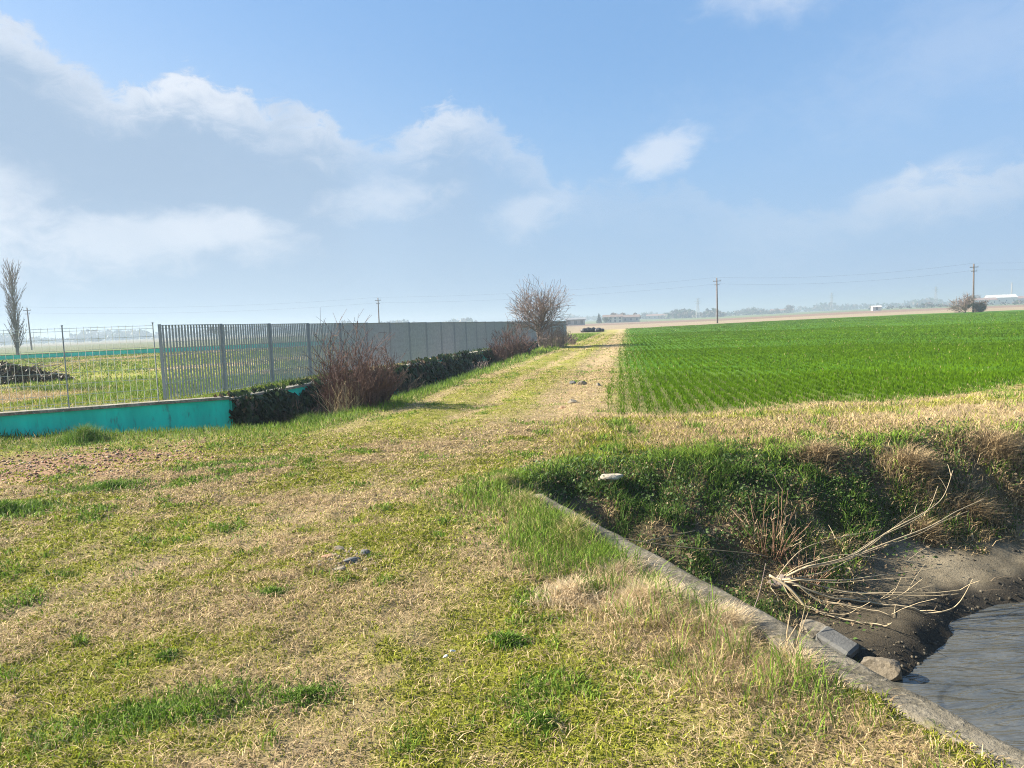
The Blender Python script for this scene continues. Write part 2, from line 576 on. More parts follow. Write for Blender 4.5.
def veg(x, y):
    """weights of straw / moss / green / lush dark, blade length, density and the ground colour with some shade painted in"""
    n_a = fbm(x, y, .55, 4, 21); n_b = fbm(x, y, 1.9, 4, 31); n_c = fbm(x, y, 6.0, 3, 41)
    wig = (n_b - .5) * 1.3 + (n_c - .5) * .7
    moss = sstep(.34, .52, n_a * .6 + n_b * .4 + (n_c - .5) * .25)
    for b in MOSS_BLOBS:
        moss = np.maximum(moss, sstep(1.25, .5, blob(x, y, *b) + wig * 1.1))
    for b in DRY_BLOBS:
        moss = moss * (1 - .6 * sstep(1.2, .5, blob(x, y, *b) + wig * 1.0))
    lush = np.zeros_like(x)
    for b in LUSH_BLOBS:
        lush = np.maximum(lush, sstep(1.5, .1, blob(x, y, *b) + wig * 1.3))
    gpatch = np.clip(lush * .85 + .6 * sstep(.60, .74, n_b * .6 + n_c * .4 + .02), 0, 1)
    lush = np.zeros_like(x)
    xl = np.interp(y, XL_Y, XL_X); xr = np.interp(y, XR_Y, XR_X)
    u = (x - xl) / (xr - xl)
    un = u + (n_b - .5) * .10 + (n_a - .5) * .1
    far_t = sstep(9.5, 13.5, y)
    strip = np.interp(un, [-.3, -.06, 0, .06, .12, .30, .36, .43, .50, .62, .70, .78, .9, 1.0, 1.06],
                      [.9, .8, .35, .3, .85, .85, .25, .30, .85, .75, .2, .08, .05, .25, .5])
    strip = np.clip(strip + (n_c - .5) * .7 + (n_b - .5) * .5, 0, 1)
    moss = moss * (1 - far_t) + strip * far_t
    length = .035 + .02 * n_c
    dens = np.ones_like(x)
    # two worn wheel tracks coming towards the camera
    worn = np.zeros_like(x)
    for wx in ([-4.6, -3.3, -2.6, -1.5, -.7, -.1], [-.95, -.55, -.25, .15, .6, 1.0]):
        wd = np.abs(x - np.interp(y, [2, 4, 5, 7, 9.5, 12], wx)) / np.interp(y, [2, 6, 12], [.34, .48, .50])
        worn = np.maximum(worn, sstep(1.25, .3, wd + wig * 1.2))
    worn = worn * sstep(14, 11, y) * np.clip(.52 + (n_c - .5) * 2.2 + (n_b - .5) * 1.2, 0, 1)
    moss = moss * (1 - .8 * worn); gpatch = gpatch * (1 - .75 * worn)
    length = length * (1 - .35 * worn)
    dens = dens * (1 - .55 * worn)
    green = gpatch * 1.0
    # verge between the track and the ditch
    verge = sstep(.02, -.10, un) * far_t
    green = np.maximum(green, verge * .75)
    length = length + verge * .04
    # rubble and bare ground by the teal wall
    rub = sstep(1.2, .3, blob(x, y, -5.9, 9.4, 2.4, 1.8, .35) + wig * .7)
    rub = np.maximum(rub, .8 * sstep(1.1, .5, blob(x, y, -5.1, 8.7, 1.3, .5, .42) + wig * .6))
    frw = yard_front(x) - .12 - y
    soil = np.maximum(rub, .85 * (frw > -.1) * sstep(1.5, .3, frw + wig * .8) * sstep(-4.3, -5.0, x) * sstep(.40, .52, n_b))  # debris ground along the wall foot, its tone also painting in the shade there
    # long grass along the headwall
    dw = xw(y) - .28 - x
    side = sstep(.95, .05, dw + wig * .30) * (dw > -.02) * sstep(7.4, 6.6, y)
    hw_green = sstep(4.05, 4.75, y + wig * .8)
    length = np.maximum(length, side * (.045 + .045 * hw_green + .05 * n_c))
    green = np.maximum(green, side * np.clip(.05 + .55 * hw_green + (n_c - .5) * 1.2, 0, 1))
    wide = sstep(1.15, .15, dw + wig * .45) * (dw > -.02) * sstep(5.4, 4.6, y) * sstep(2.4, 3.2, y + wig * .6)
    moss = moss * (1 - side * .8) * (1 - wide * .92)
    gpatch = gpatch * (1 - wide * .5)
    length = np.maximum(length, wide * (.05 + .10 * sstep(.35, .65, n_c)))
    # the far bank of the canal and its crest
    s = canal_s(x, y)
    crest_d = y - np.interp(x, FAR_X, FAR_Y)
    crest = sstep(-.9, -.1, x + wig * .5) * sstep(.95, .05, np.abs(crest_d + .38 + wig * .35)) * (y > 6.4)
    green = np.maximum(green, crest * (.85 - .5 * sstep(3.4, 5.2, x + wig)))
    length = np.maximum(length, crest * (.05 + .06 * n_c))
    mead = (x > -.6) * sstep(-.15, .45, crest_d + wig * .35) * sstep(12.9, 11.9, y - np.clip(x - 4, 0, 99) * .14) * sstep(-.2, .9, x)
    straw_m = mead * sstep(.5, 1.3, x - .8 + wig)
    moss = moss * (1 - straw_m * .85)
    mband = mead * sstep(.6, .1, np.abs(y - 11.2 - .12 * np.clip(x - 1, 0, 99) + wig * .5))
    moss = np.maximum(moss, mband * .75)
    length = np.maximum(length, mead * (.06 + .05 * n_c))
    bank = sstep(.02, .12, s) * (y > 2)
    lowb = sstep(.58, .72, s + wig * .20 + .05 * np.sin(x * 2.1) + .10 * sstep(2.9, 4.0, x) - .10 * sstep(2.4, 1.6, x))
    lush = np.maximum(lush, bank * (1 - lowb) * np.clip(.75 - .45 * sstep(3.2, 5.0, x) + wig * .3, 0, 1))
    green = green * (1 - bank * .3)
    moss = moss * (1 - bank)
    tuft = fbm(x, y, 4.2, 2, 47)
    tus = sstep(.36, .60, tuft)
    length = np.where(bank > .3, (.035 + .075 * tus * (.4 + n_c)), length)
    bsel = bank * sstep(.50, .58, fbm(x, y, 2.6, 3, 49) + .12 * sstep(3.2, 5, x) - .03)
    lush = lush * (1 - .85 * bsel); green = green * (1 - .5 * bsel)
    dens = dens * (1 - lowb) * (1 - .30 * bank * (1 - tus))
    clr = (crest > .3) & (bank < .3)
    length = np.where(clr, length * (.55 + .9 * tus), length)
    bare_bank = bank * (1 - lowb) * sstep(.50, .60, n_b)
    dens = dens * (1 - .5 * bare_bank)
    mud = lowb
    # yard
    yd = in_yard(x, y) > .12
    yg = fbm(x, y, .25, 4, 51)
    moss = np.where(yd, sstep(.3, .55, yg + (n_b - .5) * .4), moss)
    green = np.where(yd, .45 * sstep(.45, .65, yg + (n_c - .5) * .3), green)
    lush = np.where(yd, .3 * sstep(.6, .7, n_a), lush)
    length = np.where(yd, .07, length)
    # ditch
    t, on = ditch_t(x, y)
    dt = on * sstep(.02, .18, t) * (~yd) * (t < 1.2)
    lush = np.maximum(lush, dt)
    length = np.where(dt > .3, .12, length)
    # grass fringe at the foot of the teal wall, darkened to paint the shade there
    fr = yard_front(x) - .12 - y
    fringe = (fr > -.1) * sstep(.7, .1, fr + wig * .6) * (x < -4.6)
    lush = np.maximum(lush, fringe * sstep(.42, .55, n_b) * .9)
    length = np.maximum(length, fringe * .10)
    dens = dens * (1 - .75 * soil * (1 - lush))
    lush = np.clip(lush, 0, 1)
    green = np.clip(green, 0, 1) * (1 - lush)
    moss = np.clip(moss, 0, 1) * (1 - lush) * (1 - green)
    straw = np.clip(1 - lush - green - moss, 0, 1)
    g = (straw[..., None] * (STRAW * .62 + SOIL * .25) + moss[..., None] * (MOSS * .72 + STRAW_D * .18)
         + green[..., None] * (GREEN * .8 + STRAW_D * .15) + lush[..., None] * (DKGREEN * .9 + SOIL * .1))
    wn = .55 * worn[..., None] * (1 - lush[..., None])
    g = g * (1 - wn) + np.array([.27, .195, .125]) * wn
    sc = soil[..., None] * (1 - lush[..., None] * .7)
    rubc = RUBBLE * (.7 + .6 * n_c)[..., None]
    g = g * (1 - sc) + rubc * sc
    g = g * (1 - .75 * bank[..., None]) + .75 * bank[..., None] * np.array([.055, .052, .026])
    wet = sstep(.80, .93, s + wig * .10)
    unshaded_x = sstep(2.9, 4.2, x)[..., None]  # wet mud of the hollow is darkened further, painting in its shade
    mudc = ((np.array([.155, .130, .088]) * unshaded_x + np.array([.060, .050, .034]) * (1 - unshaded_x)) * (1 - wet[..., None]) + np.array([.040, .034, .025]) * wet[..., None]) * (.55 + .9 * n_b)[..., None]
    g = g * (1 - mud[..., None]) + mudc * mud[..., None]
    g = g * (1 - .6 * bare_bank[..., None]) + SOIL * .8 * .6 * bare_bank[..., None]
    return dict(straw=straw, moss=moss, green=green, lush=lush, length=length, dens=dens, g=g, soil=soil, mud=mud)


FIELD_DIR = np.array([math.sin(rad(8.4)), math.cos(rad(8.4))])


def in_field(x, y):
    """signed distance-like mask of the wheat field"""
    near_edge = np.interp(x, [1.5, 3, 5.2, 7.1, 9.5, 16, 60, 200], [12.15, 12.0, 12.4, 12.7, 13.7, 16.5, 37, 100])
    left = np.interp(y, XR_Y, XR_X) + .05
    far = np.interp(x, [10, 17, 42, 105, 300], [112, 118, 140, 152, 160])
    n = (fbm(x, y, 1.0, 4, 61) - .5) * 1.5
    return np.minimum(np.minimum(y - near_edge + n, x - left + n * .25), far - y)


def grow(a, b, r):
    out = [a]; st = (b - a) * 0 + r[0]
    x = a
    while x < b:
        st *= r[1]
        x += st
        out.append(min(x, b))
    return out


gx = np.concatenate([-np.array(grow(9.0, 3000, (.08, 1.075)))[::-1], np.arange(-8.93, 8.95, .075), np.array(grow(9.0, 3000, (.08, 1.075)))])
gy = np.concatenate([[-40, -10, -3, -1, 0], np.arange(.4, 15.4, .075), np.array(grow(15.5, 3000, (.08, 1.045)))])
GX, GY = np.meshgrid(gx, gy)
fx, fy = GX.ravel(), GY.ravel()
fz = height(fx, fy)
vg = veg(fx, fy)
gcol = vg['g']
# far land: pale stubble, ploughed brown, dull green strips
dist_ = np.hypot(fx, fy)
az_ = np.arctan2(fx, np.maximum(fy, .1))
inf = in_field(fx, fy)
near_soil = (sstep(16, 8, dist_) * (1 - vg['mud']) * (1 - vg['soil']))[:, None]
gcol = gcol * (1 - .36 * near_soil)
mid_soil = (sstep(9, 14, dist_) * (1 - sstep(80, 110, fy)) * (in_yard(fx, fy) < 0))[:, None]
gcol = gcol * (1 - .20 * mid_soil)
fcol = FIELD * (.8 + .4 * fbm(fx, fy, .06, 4, 71))[:, None]
nearf = (sstep(27, 14, dist_ + np.clip(fx - 3, 0, 99) * 1.1))[:, None]
fcol = fcol * (1 - nearf) + nearf * np.array([.120, .125, .040])
wf = sstep(-.15, .5, inf)[:, None]
far_n = fbm(fx, fy, .012, 4, 81)
stub = np.array([.27, .215, .145]); plough = np.array([.20, .135, .095]); dull = np.array([.12, .15, .06])
farc = np.where((fy < 235)[:, None], stub, np.where((fy < 420)[:, None], plough, dull * .9 + stub * .1))
leftc = np.where((fy < 120)[:, None], np.array([.10, .14, .04]), np.where((fy < 300)[:, None], np.array([.11, .12, .06]), np.array([.16, .14, .09])))
sel_left = sstep(.10, .02, az_)[:, None]
farc = leftc * sel_left + farc * (1 - sel_left)
farc = farc * (.8 + .4 * far_n)[:, None]
far_on = sstep(0, 6, np.maximum(fy - 112, 0))[:, None] * (in_yard(fx, fy) < 0)[:, None]
behind = (sstep(-1, 3, fy - yard_back(fx)) * (fx < 12))[:, None]
far_on = np.maximum(far_on, behind)
gcol = gcol * (1 - far_on) + farc * far_on
gcol = gcol * (1 - wf) + fcol * wf

nx, ny = len(gx), len(gy)
ii = np.arange(nx * ny).reshape(ny, nx)
Q = np.stack([ii[:-1, :-1], ii[:-1, 1:], ii[1:, 1:], ii[1:, :-1]], -1).reshape(-1, 4)
cx_ = fx[Q].mean(1); cy_ = fy[Q].mean(1)
zone = np.zeros(len(Q), int)
_xl = np.interp(cy_, XL_Y, XL_X); _xr = np.interp(cy_, XR_Y, XR_X)
zone[(cx_ > _xl) & (cx_ < _xr) & (cy_ > 7.5) & (cy_ < 118)] = 1
zone[(canal_s(cx_, cy_) > .06) & (cy_ > .3) & (cx_ > -1) & (cx_ < 180)] = 2
zone[in_field(cx_, cy_) > 0] = 3
for k, nm in enumerate(('ground', 'track', 'canal_bank', 'field')):
    q = Q[zone == k]
    used = np.unique(q)
    re = np.full(nx * ny, -1); re[used] = np.arange(len(used))
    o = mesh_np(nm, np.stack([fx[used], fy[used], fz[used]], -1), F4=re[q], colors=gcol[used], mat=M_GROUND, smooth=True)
    tag(o, kind='structure')

# ------------------------------------------------------------------ blades
def blades(name, x, y, z, L, W, tilt, colr, mat, three=False, parent=None, curl=1.0):
    """one narrow bent leaf per point; colr is one flat colour per leaf"""
    n = len(x)
    a = RNG.random(n) * 2 * np.pi
    la = RNG.random(n) * 2 * np.pi                       # lean direction
    dx, dy = np.cos(a) * W * .5, np.sin(a) * W * .5
    h = L * np.cos(tilt); r = L * np.sin(tilt)
    ox, oy = np.cos(la), np.sin(la)
    if three:
        V = np.empty((n, 3, 3))
        V[:, 0] = np.stack([x - dx, y - dy, z - .01], -1)
        V[:, 1] = np.stack([x + dx, y + dy, z - .01], -1)
        V[:, 2] = np.stack([x + ox * r, y + oy * r, z + h], -1)
        i = np.arange(n)[:, None] * 3
        F3 = i + np.array([[0, 1, 2]]); F4 = None
        k = 3
    else:
        V = np.empty((n, 5, 3))
        V[:, 0] = np.stack([x - dx, y - dy, z - .01], -1)
        V[:, 1] = np.stack([x + dx, y + dy, z - .01], -1)
        mx, my, mz = x + ox * r * .38, y + oy * r * .38, z + h * .62
        V[:, 2] = np.stack([mx + dx * .75, my + dy * .75, mz], -1)
        V[:, 3] = np.stack([mx - dx * .75, my - dy * .75, mz], -1)
        V[:, 4] = np.stack([x + ox * r * (1 + .25 * curl), y + oy * r * (1 + .25 * curl), z + h * (1 - .06 * curl)], -1)
        i = np.arange(n)[:, None] * 5
        F4 = i + np.array([[0, 1, 2, 3]]); F3 = i + np.array([[3, 2, 4]])
        k = 5
    C = np.repeat(colr, k, axis=0)
    return mesh_np(name, V.reshape(-1, 3), F3=F3, F4=F4, colors=C, mat=mat, parent=parent)


def scatter(n, r0, r1, a0, a1):
    r = np.sqrt(RNG.random(n) * (r1 * r1 - r0 * r0) + r0 * r0)
    a = a0 + RNG.random(n) * (a1 - a0)
    return r * np.sin(a), r * np.cos(a)


def sward(name, n, r0, r1, a0=-.80, a1=.80, wmin=.0042, three=False, lscale=1.0):
    x, y = scatter(n, r0 * .88, r1 * 1.12, a0, a1)
    dj = np.hypot(x, y) * (1 + .20 * (RNG.random(n) - .5))
    keep = (in_field(x, y) < -.02 + .9 * RNG.random(n) ** 2) & (dj > r0) & (dj < r1)
    keep &= ~((np.abs(xw(y) - .045 - x) < .075) & (y < 6.8))               # the headwall's cap
    q = in_yard(x, y)
    keep &= ~((q > -.26) & (q < .03) & (y < 66))                          # the boundary walls
    keep &= (canal_s(x, y) < .80)
    x, y = x[keep], y[keep]
    v = veg(x, y)
    d = np.hypot(x, y)
    keep = RNG.random(len(x)) < v['dens'] * .98
    x, y, d = x[keep], y[keep], d[keep]
    v = {k_: w[keep] for k_, w in v.items()}
    n = len(x)
    z = height(x, y)
    p = RNG.random(n)
    c1 = v['lush']; c2 = c1 + v['green']; c3 = c2 + v['moss']
    kind = np.where(p < c1, 3, np.where(p < c2, 2, np.where(p < c3, 1, 0)))
    swap = RNG.random(n)
    kind = np.where((kind == 1) & (swap < .20), 0, kind)                  # dry blades everywhere
    kind = np.where((kind == 2) & (swap < .16), 0, kind)
    kind = np.where((kind == 3) & (swap < .22), 0, kind)
    kind = np.where((kind == 0) & (swap > .90), 1, kind)
    r = RNG.random(n)[:, None]; r2 = RNG.random(n)[:, None]
    A = np.stack([STRAW_D, MOSS_D, GREEN, DKGREEN]); B = np.stack([STRAW * 1.12, MOSS * 1.15, GREEN_L, GREEN * .72])  # lush pair kept dark so its colour carries the bank hollow's shade
    colr = A[kind] * (1 - r) + B[kind] * r
    colr = colr * (.55 + .75 * r2)
    Lk = np.array([.9, .62, 1.25, 1.35])[kind]
    L = v['length'] * Lk * (.5 + 1.0 * RNG.random(n)) * lscale
    W = np.maximum(wmin, d * .0011) * (.7 + .6 * RNG.random(n)) * np.array([.75, 1.0, 1.0, 1.1])[kind]
    tl = np.array([1.05, .75, .55, .6])[kind] * (.5 + .7 * RNG.random(n))
    lying = (kind == 0) & (RNG.random(n) < .62) & (v['length'] < .065)
    tl = np.where(lying, 1.35 + .15 * RNG.random(n), tl)
    L = np.where(lying, L * 1.25, L)
    W = np.where(lying, W * 1.35, W)
    z = z + np.where(lying, .004 + .014 * RNG.random(n), 0)
    low = ((kind == 2) | (kind == 1)) & (v['length'] < .065)
    L = np.where(low, L * .72, L); W = np.where(low, W * 1.5, W); tl = np.where(low, tl * 1.25, tl)
    o = blades(name, x, y, z, L, W, tl, colr, M_BLADE, three)
    tag(o, kind='stuff')
    return o


DENS = 1.0
g1 = sward('short_grass', int(290000 * DENS), 1.9, 5.5)
g2 = sward('meadow_grass', int(420000 * DENS), 5.5, 11, a0=-.75, a1=.75)
g3 = sward('verge_grass', int(420000 * DENS), 11, 24, a0=-.72, a1=.72, three=True, lscale=1.1)
g4 = sward('distant_grass', int(330000 * DENS), 24, 75, a0=-.70, a1=.45, three=True, lscale=1.3)
tag(g1, 'short dry and mossy grass covering the foreground', 'grass')
tag(g2, 'patchy straw coloured and green grass in the middle ground around the ditch bank', 'grass')
tag(g3, 'yellowish grass on the track and its verges beyond the canal', 'grass')
tag(g4, 'far grass of the fenced yard and the far end of the track', 'grass')


# young wheat in drilled rows
def wheat():
    X = []; Y = []
    D = FIELD_DIR; N = np.array([D[1], -D[0]])
    for (r0, r1, n) in ((11, 20, 150000), (20, 36, 130000), (36, 70, 110000), (70, 150, 90000)):
        x, y = scatter(n, r0, r1, -.05, .72)
        X.append(x); Y.append(y)
    x = np.concatenate(X); y = np.concatenate(Y)
    a = x * D[0] + y * D[1]; b = x * N[0] + y * N[1]
    sp = .25
    d = np.hypot(x, y)
    row = np.round(b / sp) * sp
    jit = RNG.normal(0, .042, len(b))
    weed = RNG.random(len(b)) < .14 + .5 * sstep(3, 9, b - 1.5)
    b2 = np.where(weed, b, row + jit)
    x = a * D[0] + b2 * N[0]; y = a * D[1] + b2 * N[1]
    f = in_field(x, y)
    gap = fbm(x, y, .9, 3, 91)
    thin = sstep(-.2, 1.5, f) * .8 + .2
    keep = (f > 0) & (RNG.random(len(x)) < thin * np.where(d < 25, sstep(.25, .48, gap + .12), 1))
    x, y, d, f = x[keep], y[keep], d[keep], f[keep]
    n = len(x)
    z = height(x, y)
    r = RNG.random(n)[:, None]
    tone = fbm(x, y, .08, 3, 95)[:, None]
    c = np.array([.065, .145, .004]) * (1 - r) + np.array([.115, .225, .007]) * r
    c = c * (.75 + .5 * tone)
    dry = (RNG.random(n) < .008 + .15 * sstep(1.5, 0, f))
    c[dry] = STRAW * .8
    L = (.05 + .045 * RNG.random(n))
    W = np.maximum(.006, d * .0009) * (.7 + .6 * RNG.random(n))
    o = blades('young_wheat', x, y, z, L, W, .25 + .5 * RNG.random(n), c, M_WHEAT, True)
    tag(o, 'bright green young wheat drilled in rows in the field', 'wheat', kind='stuff')


wheat()


# rubble of broken brick by the teal wall and clods in the canal mud
def pebbles(name, x, y, size, cols, mat, sink=.3):
    n = len(x)
    base = np.array([[1, 0, 0], [-1, 0, 0], [0, 1, 0], [0, -1, 0], [0, 0, 1], [0, 0, -1]], float)
    V = base[None] * (size[:, None, None] * (.6 + .8 * RNG.random((n, 6, 1))))
    V[..., 2] *= .6
    a = RNG.random(n) * 6.28
    c, s = np.cos(a)[:, None], np.sin(a)[:, None]
    vx = V[..., 0] * c - V[..., 1] * s; vy = V[..., 0] * s + V[..., 1] * c
    V[..., 0] = vx + x[:, None]; V[..., 1] = vy + y[:, None]
    V[..., 2] += (height(x, y) + size * (.5 - sink))[:, None]
    T = np.array([[0, 2, 4], [2, 1, 4], [1, 3, 4], [3, 0, 4], [2, 0, 5], [1, 2, 5], [3, 1, 5], [0, 3, 5]])
    F = (np.arange(n)[:, None, None] * 6 + T[None]).reshape(-1, 3)
    return mesh_np(name, V.reshape(-1, 3), F3=F, colors=np.repeat(cols, 6, 0), mat=mat)


M_STONE_ATTR = leafy('stone_bits', 0.0, 0.9, 0.2)
n = 16000
x, y = scatter(n, 7, 14, -.85, -.2)
v = veg(x, y)
k = (RNG.random(n) < v['soil'] * 1.0) & (in_yard(x, y) < -.25)
x, y = x[k], y[k]; n = len(x)
pal = np.array([[.33, .18, .115], [.36, .25, .16], [.27, .12, .08], [.40, .32, .23], [.20, .14, .09], [.15, .09, .055]])
c = pal[RNG.integers(0, 6, n)] * (.7 + .5 * RNG.random((n, 1)))
o = pebbles('brick_rubble', x, y, .007 + .026 * RNG.random(n) ** 4, c, M_STONE_ATTR)
tag(o, 'reddish broken brick rubble scattered on bare ground near the teal wall', 'rubble', kind='stuff')
# row of bigger brick pieces along the wall foot
xs = np.concatenate([RNG.normal(-5.2, .45, 150), RNG.normal(-6.9, .5, 60)]); ys = yard_front(xs) - .75 + RNG.normal(0, .10, 210) - .15 * (xs + 5.2)
o = pebbles('brick_debris', xs, ys, .025 + .05 * RNG.random(210) ** 2, pal[RNG.integers(0, 6, 210)] * (.7 + .4 * RNG.random((210, 1))), M_STONE_ATTR)
tag(o, 'low line of larger brick pieces lying along the foot of the teal wall', 'rubble', kind='stuff')
n = 14000
x = .6 + 6 * RNG.random(n); y = 4.4 + 4.4 * RNG.random(n)
s = canal_s(x, y)
k = (s > .6) & (s < 1.02)
x, y = x[k], y[k]; n = len(x)
k = fbm(x, y, 3.0, 3, 52) * .7 + .3 * RNG.random(n) + .25 * sstep(.85, .95, canal_s(x, y)) > .60
x, y = x[k], y[k]; n = len(x)
o = pebbles('mud_clods', x, y, .005 + .035 * RNG.random(n) ** 5, np.array([.10, .085, .06]) * (.35 + .9 * RNG.random((n, 1))), M_STONE_ATTR, .7)
tag(o, 'small clods and pebbles on the muddy edge of the canal', 'mud', kind='stuff')

# broad-leaved weeds, nettles and dead leaves on the bank
def bank_leaves(n):
    x = -.2 + 8.2 * RNG.random(n); y = 4.2 + 5.2 * RNG.random(n)
    s = canal_s(x, y)
    cl = fbm(x, y, 2.4, 3, 58)
    k = (s > -.02) & (s < .85) & (RNG.random(n) < sstep(.34, .56, cl + .08 - .16 * sstep(3.4, 5.5, x)) * sstep(.86, .58, s + .17 * sstep(2.9, 4, x) + .3 * (RNG.random(n) - .5))) & ((y > 6.85) | (x > xw(y) + .03))
    x, y, cl, s = x[k], y[k], cl[k], s[k]; n = len(x)
    z = height(x, y) + .01 + .17 * RNG.random(n) * sstep(.35, .6, cl)
    S = (.007 + .016 * RNG.random(n) ** 2)[:, None]
    nr = np.stack([RNG.normal(0, .5, n), RNG.normal(-.35, .45, n), .5 + .6 * RNG.random(n)], -1); nr /= np.linalg.norm(nr, axis=1)[:, None]
    a = np.cross(nr, RNG.normal(size=(n, 3))); a /= np.linalg.norm(a, axis=1)[:, None]
    b = np.cross(a, nr)
    P = np.stack([x, y, z], -1)
    V = np.stack([P + b * S * 1.2, P + a * S * .7 + nr * S * .2, P - b * S, P - a * S * .7 + nr * S * .2], 1)
    r = RNG.random((n, 1))
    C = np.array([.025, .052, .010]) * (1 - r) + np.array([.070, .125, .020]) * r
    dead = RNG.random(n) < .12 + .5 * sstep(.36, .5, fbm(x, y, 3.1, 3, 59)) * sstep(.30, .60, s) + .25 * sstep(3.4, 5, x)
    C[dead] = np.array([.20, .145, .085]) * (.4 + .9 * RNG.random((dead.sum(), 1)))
    F = np.arange(n)[:, None] * 4 + np.array([[0, 1, 2, 3]])
    o = mesh_np('bank_weeds', V.reshape(-1, 3), F4=F, colors=C, mat=M_LEAF)
    tag(o, 'low broad leaved weeds and dead leaves covering the shaded canal bank', 'weeds', kind='stuff')


bank_leaves(52000)
# washed-up twigs and straw on the mud
n = 2600
x = .5 + 6.5 * RNG.random(n); y = 4.4 + 4.2 * RNG.random(n); s_ = canal_s(x, y)
k = (s_ > .45) & (s_ < 1.0) & (RNG.random(n) < .2 + .8 * sstep(.48, .62, fbm(x, y, 2.2, 3, 66)))
x, y = x[k], y[k]; n = len(x)
o = blades('washed_litter', x, y, height(x, y) + .012, .06 + .22 * RNG.random(n) ** 2, .003 + .005 * RNG.random(n), 1.35 + .2 * RNG.random(n),
           np.array([.16, .12, .075]) * (.35 + 1.3 * RNG.random((n, 1))), M_BLADE)
tag(o, 'washed up straw and twig litter lying on the canal mud', 'litter', kind='stuff')

# ------------------------------------------------------------------ water
m, t, out = mat_new('canal_water')
geo = t.new('ShaderNodeNewGeometry')
mp = t.new('ShaderNodeMapping')
mp.inputs['Rotation'].default_value = (0, 0, rad(-32))
mp.inputs['Scale'].default_value = (1.0, 4.2, 1.0)
t.l.new(geo.outputs['Position'], mp.inputs[0])
w1 = t.noise(mp.outputs[0], 1.7, 3, 0.45, 1.4)
w2 = t.noise(mp.outputs[0], 6.5, 3, 0.5, 0.8)
w3 = t.noise(geo.outputs['Position'], 0.8, 2, 0.5)
hh = t.m('ADD', t.m('MULTIPLY', w1, t.m('ADD', .35, w3)), t.m('MULTIPLY', w2, 0.16))
murk = t.mix(t.ramp(t.noise(geo.outputs['Position'], 1.6, 5, .6), .35, .7), (.055, .056, .047), (.085, .085, .074))
p = pbsdf(t, murk, 0.02, 0, 1.0, hh, 0.9, 0.06)
p.inputs['IOR'].default_value = 1.5
t.l.new(p.outputs[0], out.inputs[0])
mb = MB()
mb.poly([(-.3, .9, -1.2), (2.0, .2, -1.2), (40, 12, -1.2), (120, 40, -1.2), (120, 55, -1.2), (30, 18, -1.2), (6, 8.6, -1.2), (-.3, 6.0, -1.2)])
o = mb.build('water', m)
tag(o, kind='structure')

# ------------------------------------------------------------------ headwall
def concrete(name, c=(.36, .33, .28), dark=(.16, .15, .12), scale=5):
    m, t, out = mat_new(name)
    geo = t.new('ShaderNodeNewGeometry')
    pos = geo.outputs['Position']
    a = t.noise(pos, scale, 6, 0.7)
    b = t.noise(pos, scale * 8, 5, 0.7)
    cc = t.mix(t.ramp(a, .35, .65), dark, c)
    cc = t.mix(t.m('MULTIPLY', t.ramp(b, .52, .68), .7), cc, tuple(q * 1.45 for q in c))
    moss = t.noise(pos, scale * 2.2, 5, 0.65)
    cc = t.mix(t.m('MULTIPLY', t.ramp(moss, .56, .68), .6), cc, (.13, .12, .045))
    p = pbsdf(t, cc, .92, 0, .2, t.m('ADD', a, b), .6, .02)
    t.l.new(p.outputs[0], out.inputs[0])
    return m


M_CONC = concrete('weathered_concrete', (.17, .15, .112), (.07, .062, .043))
hw = empty('canal_headwall', (1.2, 3.7, 0))
tag(hw, 'low weathered concrete wall edging the canal at lower right', 'wall')
hd = Vector((-.365, 1, 0)).normalized(); hn = Vector((1, .365, 0)).normalized()
def slab(y0, y1, in0, in1, z0, z1, amp, seed, seg=.06):
    """a long slab along the headwall line with slightly uneven faces"""
    L = (Vector((xw(y1), y1, 0)) - Vector((xw(y0), y0, 0))).length
    n = max(2, int(L / seg))
    prof = []
    def line(p, q, k):
        return [(p[0] + (q[0] - p[0]) * i / k, p[1] + (q[1] - p[1]) * i / k) for i in range(k)]
    c = .018
    prof = line((in0, z0), (in0, z1 - c), 3) + line((in0, z1 - c), (in0 + c, z1), 1) + line((in0 + c, z1), (in1 - c, z1), 6) + line((in1 - c, z1), (in1, z1 - c), 1) + line((in1, z1 - c), (in1, z0), 3) + [(in1, z0)]
    k = len(prof)
    V = []; F = []
    st = Vector((xw(y0), y0, 0))
    rr = random.Random(seed)
    for i in range(n + 1):
        s = L * i / n
        for (a, z) in prof:
            p = st + hd * s + hn * a
            nz = float(vnoise(np.array([s * 5 + seed]), np.array([a * 9 + z * 5]), seed)[0] - .5) + .5 * float(vnoise(np.array([s * 19]), np.array([a * 30 + z * 9]), seed + 3)[0] - .5)
            edge = 1.6 if z > z1 - .03 and (a < in0 + .03 or a > in1 - .03) else 1.0
            V.append((p.x + hn.x * nz * amp * edge, p.y + hn.y * nz * amp * edge, p.z + z + nz * amp * .8 * edge))
    for i in range(n):
        for j in range(k - 1):
            F.append((i * k + j, i * k + k + j, i * k + k + j + 1, i * k + j + 1))
    F.append(tuple(range(k)))
    F.append(tuple(range(n * k, n * k + k))[::-1])
    mb = MB(); mb.v = V; mb.f = F
    return mb
loc = Vector((-1.2, -3.7, 0))
o = slab(.55, 6.55, -.25, -.01, -1.65, -.03, .006, 3).build('wall_body', M_CONC, hw, True); o.location = loc
o = slab(.50, 6.58, -.165, 0.012, -.028, .045, .006, 9).build('cap', M_CONC, hw, True); o.location = loc

